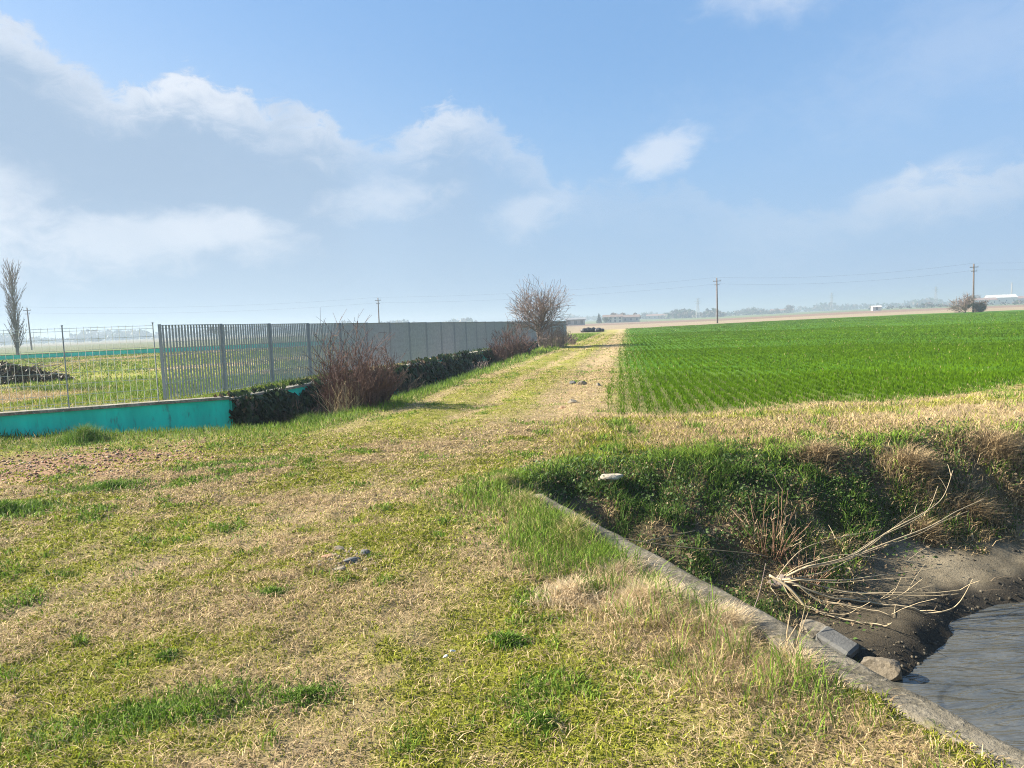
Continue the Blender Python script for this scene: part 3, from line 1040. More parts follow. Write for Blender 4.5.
# ------------------------------------------------------------------ boundary walls
def teal_material(name, base=(.020, .70, .52)):
    m, t, out = mat_new(name)
    geo = t.new('ShaderNodeNewGeometry')
    pos = geo.outputs['Position']
    mp = t.new('ShaderNodeMapping'); mp.inputs['Scale'].default_value = (1, 1, .25)
    t.l.new(pos, mp.inputs[0])
    a = t.noise(mp.outputs[0], 2.2, 6, .65)
    b = t.noise(pos, 24, 5, .7)
    s = t.noise(mp.outputs[0], 9.0, 5, .7)
    cc = t.mix(t.ramp(a, .3, .7), tuple(c * .8 for c in base), tuple(c * 1.12 for c in base))
    cc = t.mix(t.m('MULTIPLY', t.ramp(s, .56, .74), .65), cc, (.05, .13, .11))
    cc = t.mix(t.m('MULTIPLY', t.ramp(b, .66, .74), .5), cc, (.16, .33, .30))
    p = pbsdf(t, cc, .75, 0, .3, b, .25, .01)
    t.l.new(p.outputs[0], out.inputs[0])
    return m


M_TEAL = teal_material('teal_paint')
M_COPING = concrete('coping_concrete', (.34, .32, .27), (.17, .155, .12), 4)


def wall_run(parent, pts, z_top, thick, depth, mat, cop_mat, name='wall_panel'):
    """panel and coping along a polyline; the front face lies on the line"""
    for (a, b) in zip(pts[:-1], pts[1:]):
        a = Vector(a); b = Vector(b)
        d = (b - a); L = d.length; rz = math.atan2(d.y, d.x)
        nrm = Vector((-math.sin(rz), math.cos(rz)))
        n = max(1, int(L / 2.0))
        mbp = MB(); mbc = MB()
        for i in range(n):
            p = a + d * ((i + .5) / n); q = p + nrm * thick / 2
            zt = z_top(q.x, q.y)
            mbp.box((q.x, q.y, zt - .05 - depth / 2), (L / n + .004, thick, depth), rz)
            mbc.box((q.x, q.y, zt - .022), (L / n + .001, thick + .07, .052), rz)
        mbp.build(name, mat, parent); mbc.build('coping', cop_mat, parent)


w = empty('boundary_wall')
tag(w, 'teal painted low wall with thin grey coping under the wire mesh fence', 'wall')
xa = -15.5
wall_run(w, [(xa, float(yard_front(np.array(xa))) - .02), (-5.36, 13.94)], lambda x, y: .40, .2, .9, M_TEAL, M_COPING)
w = empty('boundary_wall')
tag(w, 'teal wall mostly hidden by ivy below the grey slatted fence', 'wall')
b0 = (wall_x(13.98) , 13.98); b1 = (wall_x(72), 72)
wall_run(w, [b0, b1], lambda x, y: yard_z(y) + .02, .2, 1.4, M_TEAL, M_COPING)
w = empty('boundary_wall')
tag(w, 'far teal wall along the back of the fenced yard', 'wall')
wall_run(w, [(-75, yard_back(-75)), (-5, yard_back(-5))], lambda x, y: .50 - max(0, y - 62) * .003, .2, .9, M_TEAL, M_COPING)

# ------------------------------------------------------------------ fences
M_GALV = simple('galvanised_steel', (.325, .36, .40), .55, .15, .5, 8, .2, .05)
M_POST = simple('grey_post_steel', (.295, .325, .36), .55, .15, .5, 8, .2, .05)
M_WIRE = simple('pale_wire', (.55, .57, .50), .5, .1, .5, 8, .2, 0)


def fence_x(y):
    return -6.52 + .2126 * (y - 14.0)


gf = empty('slatted_fence', (fence_x(14), 14, .36))
tag(gf, 'long grey steel slatted fence running away along the ditch', 'fence')
fdir = Vector((.2126, 1)).normalized(); frz = math.atan2(fdir.y, fdir.x)
fnrm = Vector((-fdir.y, fdir.x))
STEP = 1.95
PH = 1.42
def fence_panel():
    """one pressed grating: deep vertical flat bars crossed by thin rods, along +X from 0 to STEP"""
    mb = MB()
    nb = 21
    for i in range(nb):
        xx = .04 + (STEP - .08) * i / (nb - 1)
        mb.box((xx, 0, PH / 2), (.006, .038, PH))
    for j in range(6):
        zz = .06 + (PH - .12) * j / 5
        mb.box((STEP / 2, 0, zz), (STEP - .07, .006, .006))
    mb.box((STEP / 2, 0, PH), (STEP - .06, .032, .012))
    mb.box((STEP / 2, 0, .004), (STEP - .06, .032, .012))
    return mb
npan = 29
protoP = None
base0 = Vector((fence_x(13.85), 13.85))
for i in range(npan + 1):
    p = base0 + fdir * STEP * i
    zb = yard_z(p.y) - .0
    ztop = 1.79 - .0058 * (p.y - 16)
    loc3 = Vector((p.x, p.y, zb)) - gf.location
    if i < npan:
        if protoP is None:
            po = fence_panel().build('grating_panel', M_GALV, gf); protoP = po
        else:
            po = protoP.copy(); COL.objects.link(po); po.parent = gf
        po.location = loc3 + Vector((0, 0, .02))
        po.rotation_euler = (0, 0, frz)
    if i == 0:
        mb = MB(); mb.box((0, 0, .70), (.012, .06, 1.56)); mb.box((0, .0, -.07), (.09, .09, .012))
        protoQ = mb.build('post', M_POST, gf); qo = protoQ
    else:
        qo = protoQ.copy(); COL.objects.link(qo); qo.parent = gf
    qo.location = loc3 + Vector((fnrm.x * -.035, fnrm.y * -.035, -.02))
    qo.rotation_euler = (0, 0, frz)
    qo.scale = (1.6, 1, 1)

mf = empty('mesh_fence', (-8, float(yard_front(np.array(-8.))), .4))
tag(mf, 'pale welded wire mesh fence on thin posts standing on the teal wall', 'fence')
posts = [-15.4, -13.4, -11.5, -9.65, -7.80, -6.50]
for a, b in zip(posts[:-1], posts[1:]):
    pa = Vector((a, float(yard_front(np.array(a))) + .09, .40)); pb = Vector((b, float(yard_front(np.array(b))) + .09, .40))
    mb = MB(); d = pb - pa; n = int(d.length / .105)
    for i in range(n + 1):
        q = pa + d * (i / n) - mf.location
        mb.tube([q + Vector((0, 0, .01)), q + Vector((0, 0, 1.41))], .0036, 4, False)
    for j in range(8):
        z = .03 + 1.36 * j / 7
        for dz in ((0, .05) if j in (0, 7) else (0,)):
            zz = z - dz if j == 7 else z + dz
            mb.tube([pa - mf.location + Vector((0, 0, zz)), pb - mf.location + Vector((0, 0, zz))], .0032, 4, False)
    mb.build('mesh_panel', M_WIRE, mf)
for a in posts:
    q = Vector((a, float(yard_front(np.array(a))) + .10, .39)) - mf.location
    mb = MB(); mb.tube([q, q + Vector((0, 0, 1.44))], .011, 8); mb.tube([q + Vector((0, 0, 1.44)), q + Vector((0, 0, 1.46))], .017, 8)
    mb.build('post', M_POST, mf)

# ------------------------------------------------------------------ ivy over the ditch wall
def ivy(name, label, y0, y1, n, gapf, seed):
    rg = np.random.default_rng(seed)
    yy = y0 + rg.random(n) * (y1 - y0)
    vpos = rg.random(n)
    bulge = .05 + (.15 + .75 * vpos ** 1.4) * np.clip(fbm(yy, vpos * 2, 1.5, 3, seed) * 1.9 - .45, 0, 1.3)
    top = yard_z(yy) + .02
    zt = top - 1.02 * vpos - .10 + .36 * (fbm(yy, yy * 0, 2.2, 4, seed + 12) - .42)
    over = vpos < .012
    xx = wall_x(yy) + bulge * np.where(over, .4, 1) - np.where(over, rg.random(n) * .30, 0) + rg.normal(0, .07, n)
    zt = np.where(over, top + .02 + .05 * rg.random(n), zt)
    keep = (fbm(yy, vpos * 1.5, 1.1, 4, seed + 4) > gapf + .10) | (yy < 14.7)
    drape = vpos < .30 + .5 * sstep(17.5, 15.5, yy) + .9 * fbm(yy, yy * 0, .5, 3, seed + 9)
    keep &= drape
    xx, yy, zt, vpos = xx[keep], yy[keep], zt[keep], vpos[keep]
    n = len(xx)
    S = (.035 + .035 * rg.random(n)) * np.clip(yy / 16, 1, 2.0)
    nrm = np.stack([.6 + .5 * rg.random(n), rg.normal(-.3, .5, n), rg.normal(.35, .45, n)], -1)
    nrm /= np.linalg.norm(nrm, axis=1)[:, None]
    a = np.cross(nrm, np.array([0, 0, 1.])); a /= np.linalg.norm(a, axis=1)[:, None]
    b = np.cross(a, nrm)
    P = np.stack([xx, yy, zt], -1)
    V = np.empty((n, 4, 3))
    V[:, 0] = P + b * S[:, None]; V[:, 1] = P + a * S[:, None] * .8; V[:, 2] = P - b * S[:, None] * 1.1; V[:, 3] = P - a * S[:, None] * .8
    V[:, 1] += nrm * S[:, None] * .25; V[:, 3] += nrm * S[:, None] * .25
    r = rg.random((n, 1))
    C = np.array([.014, .028, .012]) * (1 - r) + np.array([.040, .066, .022]) * r
    br = rg.random(n) < .03 + .45 * sstep(.52, .68, fbm(yy, vpos * 1.6, 1.0, 3, seed + 15))
    C[br] = np.array([.13, .09, .06]) * (.5 + .8 * rg.random((br.sum(), 1)))
    F = np.arange(n)[:, None] * 4 + np.array([[0, 1, 2, 3]])
    o = mesh_np(name, V.reshape(-1, 3), F4=F, colors=C, mat=M_LEAF)
    tag(o, label, 'ivy')
    return o


ivy('ivy', 'dark ivy draped over the near end of the ditch wall', 13.9, 21, 24000, .26, 5)
ivy('ivy', 'dark ivy mat covering the ditch wall beyond the red-brown bush', 21, 33, 22000, .20, 6)
ivy('ivy', 'far patch of ivy and weeds on the ditch wall before the bare tree', 33, 58, 12000, .42, 7)

# ------------------------------------------------------------------ bare woody plants
def limb(mbs, p, d, L, r, lvl, maxl, rg, cfg):
    n = cfg['seg'][min(lvl, len(cfg['seg']) - 1)]
    pts = [p.copy()]; rs = [r]
    q = p.copy(); dd = d.normalized()
    for i in range(n):
        bd = cfg.get('bound')
        if bd and lvl and ((q.x / bd[0]) ** 2 + (q.y / bd[0]) ** 2 + ((q.z - bd[1]) / bd[2]) ** 2) > 1.0:
            break
        w = cfg['wob'] * (1 if lvl else .5)
        dd = (dd + Vector((rg.gauss(0, w), rg.gauss(0, w), rg.gauss(0, w * .7) + cfg['up'])) ).normalized()
        q = q + dd * (L / n)
        pts.append(q.copy()); rs.append(max(cfg['rmin'], r * (1 - (1 - cfg['tap']) * (i + 1) / n)))
    n = len(pts) - 1
    if n < 1:
        return
    target = mbs[0] if lvl < cfg['trunk_lvls'] else mbs[1]
    target.tube(pts, rs, 6 if lvl == 0 else (4 if lvl < 3 else 3), False)
    if lvl >= maxl:
        return
    nb = cfg['kids'][min(lvl, len(cfg['kids']) - 1)]
    for k in range(nb):
        f = cfg['start'] + (1 - cfg['start']) * (k + rg.random()) / nb
        if k == nb - 1: f = 1.0
        i = min(n - 1, int(f * n)); fr = f * n - i
        b = pts[i].lerp(pts[i + 1], min(1, fr))
        ax = (pts[i + 1] - pts[i]).normalized()
        s = Vector((rg.gauss(0, 1), rg.gauss(0, 1), rg.gauss(0, 1)))
        s = (s - ax * s.dot(ax)).normalized()
        ang = rad(rg.uniform(*cfg['ang']))
        nd = ax * math.cos(ang) + s * math.sin(ang)
        limb(mbs, b, nd, L * rg.uniform(*cfg['len']), max(cfg['rmin'], rs[i] * cfg['rk']), lvl + 1, maxl, rg, cfg)


M_BARK = simple('bare_bark', (.20, .165, .14), .9, 0, .15, 9, .35, .4)
M_TWIG = simple('grey_brown_twigs', (.25, .19, .165), .9, 0, .1, 9, .3, .0)
M_REDTWIG = simple('red_brown_twigs', (.150, .092, .076), .85, 0, .15, 5, .4, .0)
M_STRAWSTEM = simple('dry_straw_stems', (.40, .31, .19), .9, 0, .1, 5, .4, .0)
M_PALESTEM = simple('pale_peeled_stems', (.40, .325, .205), .7, 0, .25, 14, .3, .1)


def bare_tree(name, label, cat, loc, height_m, spread, seed, cfg_over=None, levels=5, trunk_mat=None, twig_mat=None, group=None, stems=1):
    rg = random.Random(seed)
    cfg = dict(seg=[5, 4, 4, 3, 3], wob=.10, up=.02, rmin=.006, tap=.45, trunk_lvls=2, kids=[6, 5, 5, 4, 3], start=.28, ang=(25, 55), len=(.55, .8), rk=.62)
    if cfg_over: cfg.update(cfg_over)
    root = empty(name, loc)
    a, b = MB(), MB()
    for s in range(stems):
        st = Vector((rg.gauss(0, .07) * (stems > 1), rg.gauss(0, .07) * (stems > 1), -.08))
        d = Vector((rg.gauss(0, spread) * (stems > 1), rg.gauss(0, spread) * (stems > 1), 1))
        limb((a, b), st, d, height_m * cfg.get('l0', .42) * (rg.uniform(.8, 1.1) if stems > 1 else 1), cfg.get('r0', height_m * .022), 0, levels, rg, cfg)
    a.build('trunk', trunk_mat or M_BARK, root, True)
    b.build('crown', twig_mat or M_TWIG, root)
    tag(root, label, cat, group)
    return root


bare_tree('bare_tree', 'bare rounded grey-brown tree standing at the far end of the slatted fence', 'tree', (1.75, 44.0, h1(1.75, 44.0)), 4.5, .16, 4,
          dict(kids=[10, 7, 4, 2], ang=(22, 50), wob=.045, up=.045, rmin=.008, len=(.62, .92), r0=.085, l0=.40, start=.22, seg=[5, 5, 4, 3], tap=.5, bound=(1.95, 2.5, 1.95)), levels=4, stems=2)


def shrub(name, label, loc, n, hgt, rx, ry, mat, seed, lean=.25, rmin=.004, kids=3, cat='shrub', sub=2, group=None, r0=.008, skirt=None, second=None):
    """many thin stems rising from one stool; thing > stems (with the finer twigs as a second part)"""
    rg = random.Random(seed)
    root = empty(name, loc)
    a, b = MB(), MB()
    for i in range(n):
        t = rg.random() * 6.283; q = math.sqrt(rg.random())
        p = Vector((math.cos(t) * q * rx * .6, math.sin(t) * q * ry * .6, -.06))
        d = Vector((math.cos(t) * q * lean + rg.gauss(0, .08), math.sin(t) * q * lean + rg.gauss(0, .08), 1)).normalized()
        hh = hgt * (1 - .40 * q * q) * rg.uniform(.38, 1.1)
        m_ = 5
        pts = []; pp = p.copy(); dd = d
        for k in range(m_ + 1):
            pts.append(pp.copy())
            dd = (dd + Vector((rg.gauss(0, .09), rg.gauss(0, .09), 0)) + Vector((math.cos(t), math.sin(t), 0)) * .04 * q).normalized()
            pp = pp + dd * hh / m_
        rr = r0 * rg.uniform(.7, 1.3)
        a.tube(pts, [max(rmin, rr * (1 - .75 * k / m_)) for k in range(m_ + 1)], 4, False)
        for j in range(kids):
            f = rg.uniform(.25, .95); k = min(m_ - 1, int(f * m_))
            bp = pts[k].lerp(pts[k + 1], f * m_ - k)
            tt = rg.random() * 6.283
            bd = (dd * .8 + Vector((math.cos(tt), math.sin(tt), rg.uniform(-.1, .5))) * .7).normalized()
            ll = hh * rg.uniform(.18, .38)
            q1 = bp + bd * ll * .5; q2 = q1 + (bd + Vector((0, 0, .25))).normalized() * ll * .5
            b.tube([bp, q1, q2], [max(rmin * .9, rr * .45), rmin * .9, rmin * .7], 3, False)
            for _ in range(sub):
                e = q1.lerp(q2, rg.random())
                b.tube([e, e + (bd + Vector((rg.gauss(0, .6), rg.gauss(0, .6), rg.gauss(.2, .4)))).normalized() * ll * .45], [rmin * .8, rmin * .6], 3, False)
    a.build('stems', mat, root)
    b.build('twigs', second or mat, root)
    if skirt:
        c = MB()
        for i in range(skirt[0]):
            t = rg.random() * 6.283; q = math.sqrt(rg.random())
            p = Vector((skirt[1] + math.cos(t) * q * skirt[2], skirt[3] + math.sin(t) * q * skirt[2], -.05))
            e = p + Vector((rg.gauss(0, .12), rg.gauss(0, .12), rg.uniform(.3, 1) * skirt[4]))
            c.tube([p, p.lerp(e, .55) + Vector((rg.gauss(0, .03), rg.gauss(0, .03), .02)), e], [.005, .004, .003], 3, False)
        c.build('dry_stalks', M_STRAWSTEM, root)
    tag(root, label, cat, group)
    return root


shrub('bare_shrub', 'red-brown leafless bush in the ditch in front of the slatted fence', (-2.95, 14.95, h1(-2.95, 14.95)), 135, 1.4, .60, .85, M_REDTWIG, 21, .36, .0045, 6,
      skirt=(90, -.35, .30, -.5, .75))
shrub('bare_shrub', 'taller upright bush at the left side of the red-brown ditch bush', (-3.42, 15.2, h1(-3.42, 15.2)), 85, 2.1, .38, .5, M_REDTWIG, 22, .18, .0045, 7)
shrub('bare_shrub', 'dark reddish leafless thicket beside the bare tree', (.0, 37.0, h1(.0, 37.0)), 170, 1.95, 1.15, 1.6, M_REDTWIG, 23, .25, .009, 5, r0=.014)
shrub('bare_shrub', 'low grey-brown scrub at the foot of the bare tree', (2.5, 43.2, h1(2.5, 43.2)), 150, 1.35, 1.3, 1.8, M_TWIG, 24, .25, .009, 4, r0=.012)
shrub('bare_shrub', 'low brown brambles in the ditch before the reddish thicket', (-1.35, 31.0, h1(-1.35, 31.0)), 110, .75, .9, 1.6, M_TWIG, 25, .5, .007, 4, r0=.010)
shrub('bare_shrub', 'dark tangled brambles at the near end of the ditch against the ivy', (-4.55, 15.2, h1(-4.55, 15.2) + .1), 70, .75, .7, .8, simple('bramble_canes', (.075, .06, .05), .9, 0, .1, 5, .4, 0), 28, .9, .005, 6, r0=.006)
shrub('bare_shrub', 'dark brambles climbing the ivy right of the red-brown bush', (-3.3, 21.5, h1(-3.3, 21.5) + .1), 90, .8, .8, 1.6, simple('bramble_canes', (.085, .07, .055), .9, 0, .1, 5, .4, 0), 29, .9, .006, 6, r0=.008)
shrub('bare_shrub', 'small pale dead weed standing on the ivy mat', (-4.05, 22.0, .05), 14, .65, .25, .25, M_STRAWSTEM, 26, .3, .006, 4, r0=.007)
shrub('bare_shrub', 'small grey scrub furthest along the ditch, right of the bare tree', (3.7, 47.5, h1(3.7, 47.5)), 70, .8, .7, 1.2, M_TWIG, 27, .3, .009, 4, r0=.012)

# poplars on the far left
POP = dict(kids=[75, 8, 4], ang=(12, 26), wob=.035, up=.06, rmin=.013, len=(.20, .30), r0=.17, l0=.97, start=.08, seg=[10, 4, 3], trunk_lvls=1, tap=.10, rk=.40)
bare_tree('bare_poplar', 'tall narrow leafless poplar at the left edge of the picture', 'tree', (-50.5, 76, h1(-50.5, 76)), 8.3, .1, 31, POP, levels=3)
bare_tree('bare_poplar', 'leafless poplar cut off by the left edge of the picture', 'tree', (-54.2, 77, h1(-54.2, 77)), 8.2, .1, 32, POP, levels=3)

# bare hedgerow tree and bush by the right-hand pole
bare_tree('bare_shrub', 'round dark bare bush at the foot of the right-hand utility pole', 'shrub', (85.3, 139, h1(85.3, 139)), 4.3, .42, 41,
          dict(kids=[7, 6, 4], ang=(18, 48), wob=.08, up=.03, rmin=.026, len=(.50, .75), r0=.07, l0=.44, start=.12, seg=[4, 3, 2]), levels=3, stems=7)
bare_tree('bare_shrub', 'dense low bush just right of the right-hand utility pole', 'shrub', (88.6, 140, h1(88.6, 140)), 2.6, .5, 42,
          dict(kids=[7, 6, 5], ang=(20, 60), wob=.10, up=.02, rmin=.03, len=(.50, .80), r0=.06, l0=.44, start=.08, seg=[4, 3, 2]), levels=3, stems=12)

# ------------------------------------------------------------------ utility poles and wires
M_WOODPOLE = simple('pole_timber', (.13, .095, .075), .85, 0, .2, 3, .3, .2)
M_INSUL = simple('insulator_grey', (.30, .31, .32), .4, 0, .5, 8, .1, 0)
M_CABLE = simple('cable_dark', (.07, .07, .075), .6, 0, .3, 3, .1, 0)
POLES = [(-103.2, 160, 'leaning timber utility pole near the left edge beyond the yard'), (-31.6, 180, 'utility pole rising behind the slatted fence'),
         (42.0, 150, 'utility pole standing alone at the far edge of the green field'), (87.5, 140, 'utility pole rising out of the bare bush on the right')]
pole_proto = None
tops = []
for i, (x, y, lab) in enumerate(POLES):
    z = h1(x, y)
    if pole_proto is None:
        r = empty('utility_pole')
        mb = MB(); mb.tube([(0, 0, -.5), (0, 0, 4), (0, 0, 9.05)], [.17, .145, .115], 10); mb.build('shaft', M_WOODPOLE, r, True)
        mb = MB(); mb.box((0, -.13, 8.45), (1.5, .1, .12), 0, .01); mb.box((0, -.1, 7.7), (1.0, .08, .10), 0, .01); mb.build('crossarm', M_WOODPOLE, r)
        for (ax, az) in ((-.68, 8.51), (0.0, 9.05), (.68, 8.51), (-.45, 7.75), (.45, 7.75)):
            mb = MB(); mb.tube([(ax, -.13 if az < 9 else 0, az), (ax, -.13 if az < 9 else 0, az + .08), (ax, -.13 if az < 9 else 0, az + .10), (ax, -.13 if az < 9 else 0, az + .2)], [.03, .03, .06, .045], 8)
            mb.build('insulator', M_INSUL, r)
        pole_proto = r
    else:
        r = copy_thing(pole_proto)
    r.location = (x, y, z)
    r.rotation_euler = (0, rad([-1.2, .3, 0, 0][i]), rad([8, -8, -6, -10][i]))
    tag(r, lab, 'utility pole', 'utility poles across the fields')
    tops.append(Vector((x, y, z)))
# further line posts, beyond the frame, only carry the wires on
ends = [Vector((-190, 150, -.3))] + tops + [Vector((170, 128, 0))]
wl = ['upper', 'lower']
for j, (hh, off) in enumerate(((9.2, 0), (7.9, .45))):
    for k in range(len(ends) - 1):
        A = ends[k] + Vector((off, 0, hh)); B = ends[k + 1] + Vector((off, 0, hh))
        if k == 2: continue
        pts = []
        for i in range(15):
            f = i / 14
            p = A.lerp(B, f); p.z -= 4 * f * (1 - f) * 1.0
            pts.append(p)
        mb = MB(); mb.tube(pts, .009, 4, False)
        o = mb.build('power_line', M_CABLE)
        span = ['running off the left edge from the leaning pole', 'strung between the two poles beyond the yard', '', 'strung between the field pole and the pole in the bush', 'running off the right edge from the pole in the bush'][k]
        tag(o, f'{wl[j]} thin dark wire {span}', 'wire', 'overhead wires')
for j, (hh, off) in enumerate(((9.2, 0), (7.9, .45))):
    A = ends[2] + Vector((off, 0, hh)); B = ends[3] + Vector((off, 0, hh))
    pts = [A.lerp(B, i / 14) - Vector((0, 0, 4 * (i / 14) * (1 - i / 14) * .9)) for i in range(15)]
    mb = MB(); mb.tube(pts, .008, 4, False)
    tag(mb.build('power_line', M_CABLE), f'{wl[j]} thin wire crossing above the bare tree to the field pole', 'wire', 'overhead wires')

# lattice pylons faint on the horizon
M_PYL = simple('pylon_steel', (.28, .29, .30), .6, .4, .4, 2, .1, 0)
def pylon(x, y, H, label):
    r = empty('pylon', (x, y, h1(x, y)))
    mb = MB()
    for sx_ in (-1, 1):
        for sy_ in (-1, 1):
            mb.tube([(sx_ * 1.4, sy_ * 1.4, -.5), (sx_ * .35, sy_ * .35, H)], .12, 4)
    nlev = 9
    for k in range(nlev):
        z0, z1 = H * k / nlev, H * (k + 1) / nlev
        a0 = 1.4 - 1.05 * z0 / H; a1 = 1.4 - 1.05 * z1 / H
        for s in (-1, 1):
            mb.tube([(-a0, s * a0, z0), (a1, s * a1, z1)], .06, 4); mb.tube([(a0, s * a0, z0), (-a1, s * a1, z1)], .06, 4)
            mb.tube([(s * a0, -a0, z0), (s * a1, a1, z1)], .06, 4)
    mb.build('lattice_mast', M_PYL, r)
    for z, w_ in ((H * .98, 2.0), (H * .86, 3.0), (H * .75, 2.4)):
        mb = MB(); mb.box((0, 0, z), (w_ * 2, .3, .25)); mb.build('crossarm', M_PYL, r)
    tag(r, label, 'pylon', 'distant pylons')
pylon(165, 650, 17, 'faint pylon on the horizon left of the field pole')
pylon(330, 760, 19, 'faint pylon on the horizon left of the tiny white shed')
pylon(425, 740, 20, 'faint pylon on the horizon between white shed and bare bush')

# ------------------------------------------------------------------ distant buildings
M_PLASTER = simple('pale_plaster', (.55, .50, .43), .9, 0, .2, .6, .15, .1)
M_ROOF = simple('terracotta_roof', (.26, .15, .11), .9, 0, .2, .8, .25, .1)
M_DARKWIN = simple('dark_window', (.05, .055, .06), .3, 0, .5, 2, .2, 0)
M_SHEDWALL = simple('shed_cladding', (.33, .31, .29), .8, 0, .2, .5, .2, .1)
M_WHITEWALL = simple('white_render', (.58, .565, .52), .8, 0, .3, .5, .05, 0)


def house(name, label, cat, x, y, w_, d_, h_, rh, rz=0.0, wall=M_PLASTER, roof=M_ROOF, wins=4, rows=2, chimney=True, group=None, hip=False):
    r = empty(name, (x, y, h1(x, y)), rz)
    mb = MB(); mb.box((0, 0, h_ / 2 - .25), (w_, d_, h_ + .5)); 
    if not hip:
        for s in (-1, 1):
            mb.poly([(s * w_ / 2, -d_ / 2, h_), (s * w_ / 2, d_ / 2, h_), (s * w_ / 2, 0, h_ + rh)])
    mb.build('wall', wall, r)
    ex, ey = w_ / 2 + .5, d_ / 2 + .5
    zo = h_ - rh * .5 / (d_ / 2) + .02
    rx = w_ / 2 - d_ / 2 if hip else ex
    t = .18
    mb = MB()
    top = [(-rx, 0, h_ + rh + .02), (rx, 0, h_ + rh + .02)]
    lo = [(-ex, -ey, zo), (ex, -ey, zo), (ex, ey, zo), (-ex, ey, zo)]
    for up in (0, t):
        P = [tuple((q[0], q[1], q[2] + up)) for q in lo + top]
        mb.poly([P[0], P[1], P[5], P[4]]); mb.poly([P[2], P[3], P[4], P[5]])
        if hip:
            mb.poly([P[1], P[2], P[5]]); mb.poly([P[3], P[0], P[4]])
    ring = [lo[0], lo[1], lo[2], lo[3]] if hip else None
    for a, b in ((0, 1), (1, 2), (2, 3), (3, 0)):
        if hip or (a, b) in ((0, 1), (2, 3)):
            A, B = lo[a], lo[b]
            mb.poly([A, B, (B[0], B[1], B[2] + t), (A[0], A[1], A[2] + t)])
    ro = mb.build('roof', roof, r)
    if chimney:
        mb = MB(); mb.box((w_ * .22, .3, h_ + rh + .3), (.7, .7, 1.6)); mb.build('chimney', wall, ro)
    for j in range(rows):
        for i in range(wins):
            xx = -w_ / 2 + w_ * (i + .5) / wins
            zz = h_ * (j + .55) / rows
            mb = MB(); mb.box((xx, -d_ / 2 - .03, zz), (1.1, .1, 1.4)); mb.build('window', M_DARKWIN, r)
    tag(r, label, cat, group)
    return r


M_OLDROOF = simple('weathered_tile_roof', (.19, .135, .11), .9, 0, .2, .8, .25, .1)
house('farmhouse', 'pale two-storey farmhouse with tiled roof beyond the end of the track', 'house', 63.3, 455, 11.5, 8, 3.5, 1.2, rad(-8), wins=4, roof=M_OLDROOF)
house('barn', 'long grey barn joined to the right of the farmhouse', 'barn', 75.5, 462, 10.5, 8, 3.0, 1.3, rad(-8), M_SHEDWALL, M_OLDROOF, 3, 1, False)
house('shed', 'long low grey-roofed shed just right of the bare tree', 'shed', 27.0, 305, 7.6, 6, 2.3, .6, rad(-4), M_SHEDWALL, simple('grey_roof', (.22, .23, .24), .7, 0, .3, 1, .15, 0), 3, 1, False)
house('shed', 'tiny bright white shed on the horizon left of the bare bush', 'shed', 197.5, 400, 4.2, 3.5, 2.0, .5, rad(-12), M_WHITEWALL, M_WHITEWALL, 1, 1, False)
for k, (x, y, w_, h_, lab) in enumerate(((440, 690, 20, 6.5, 'white farm building behind the bare bush at the right'), (463, 700, 24, 9, 'larger white building at the right edge of the horizon'), (488, 705, 20, 7, 'white building cut by the right edge of the picture'),
                              (330, 900, 26, 5, 'grey distant farm building between the field pole and the white shed'), (160, 800, 24, 5, 'long grey distant barn left of the field pole'))):
    house('farm_building', lab, 'building', x, y, w_, 12, h_ * .7, h_ * .3, rad(-14), M_WHITEWALL if k < 3 else M_SHEDWALL, M_ROOF if k != 1 else M_WHITEWALL, 4, 1, False, 'distant farm buildings')
mb = MB(); r = empty('chimney_stack', (487, 720, h1(487, 720)))
mb.tube([(0, 0, -.5), (0, 0, 20)], [.8, .5], 8); mb.build('shaft', M_SHEDWALL, r)
mb = MB(); mb.tube([(0, 0, 20), (0, 0, 20.6)], [.7, .7], 8); mb.build('rim', M_SHEDWALL, r)
tag(r, 'thin tall chimney stack at the right edge of the horizon', 'chimney')


# ------------------------------------------------------------------ distant trees
def leaf_cloud(rg, n, c, rx, ry, rz, size, cols):
    d = rg.normal(size=(n, 3)); d /= np.linalg.norm(d, axis=1)[:, None]
    P = d * (rg.random((n, 1)) ** .45) * np.array([rx, ry, rz]) + np.array(c)
    a = rg.normal(size=(n, 3)); a /= np.linalg.norm(a, axis=1)[:, None]
    b = np.cross(a, rg.normal(size=(n, 3))); b /= np.linalg.norm(b, axis=1)[:, None]
    S = size * (.6 + .8 * rg.random((n, 1)))
    V = np.stack([P + a * S, P + b * S, P - a * S, P - b * S], 1)
    C = cols[rg.integers(0, len(cols), n)] * (.7 + .6 * rg.random((n, 1)))
    return V, C


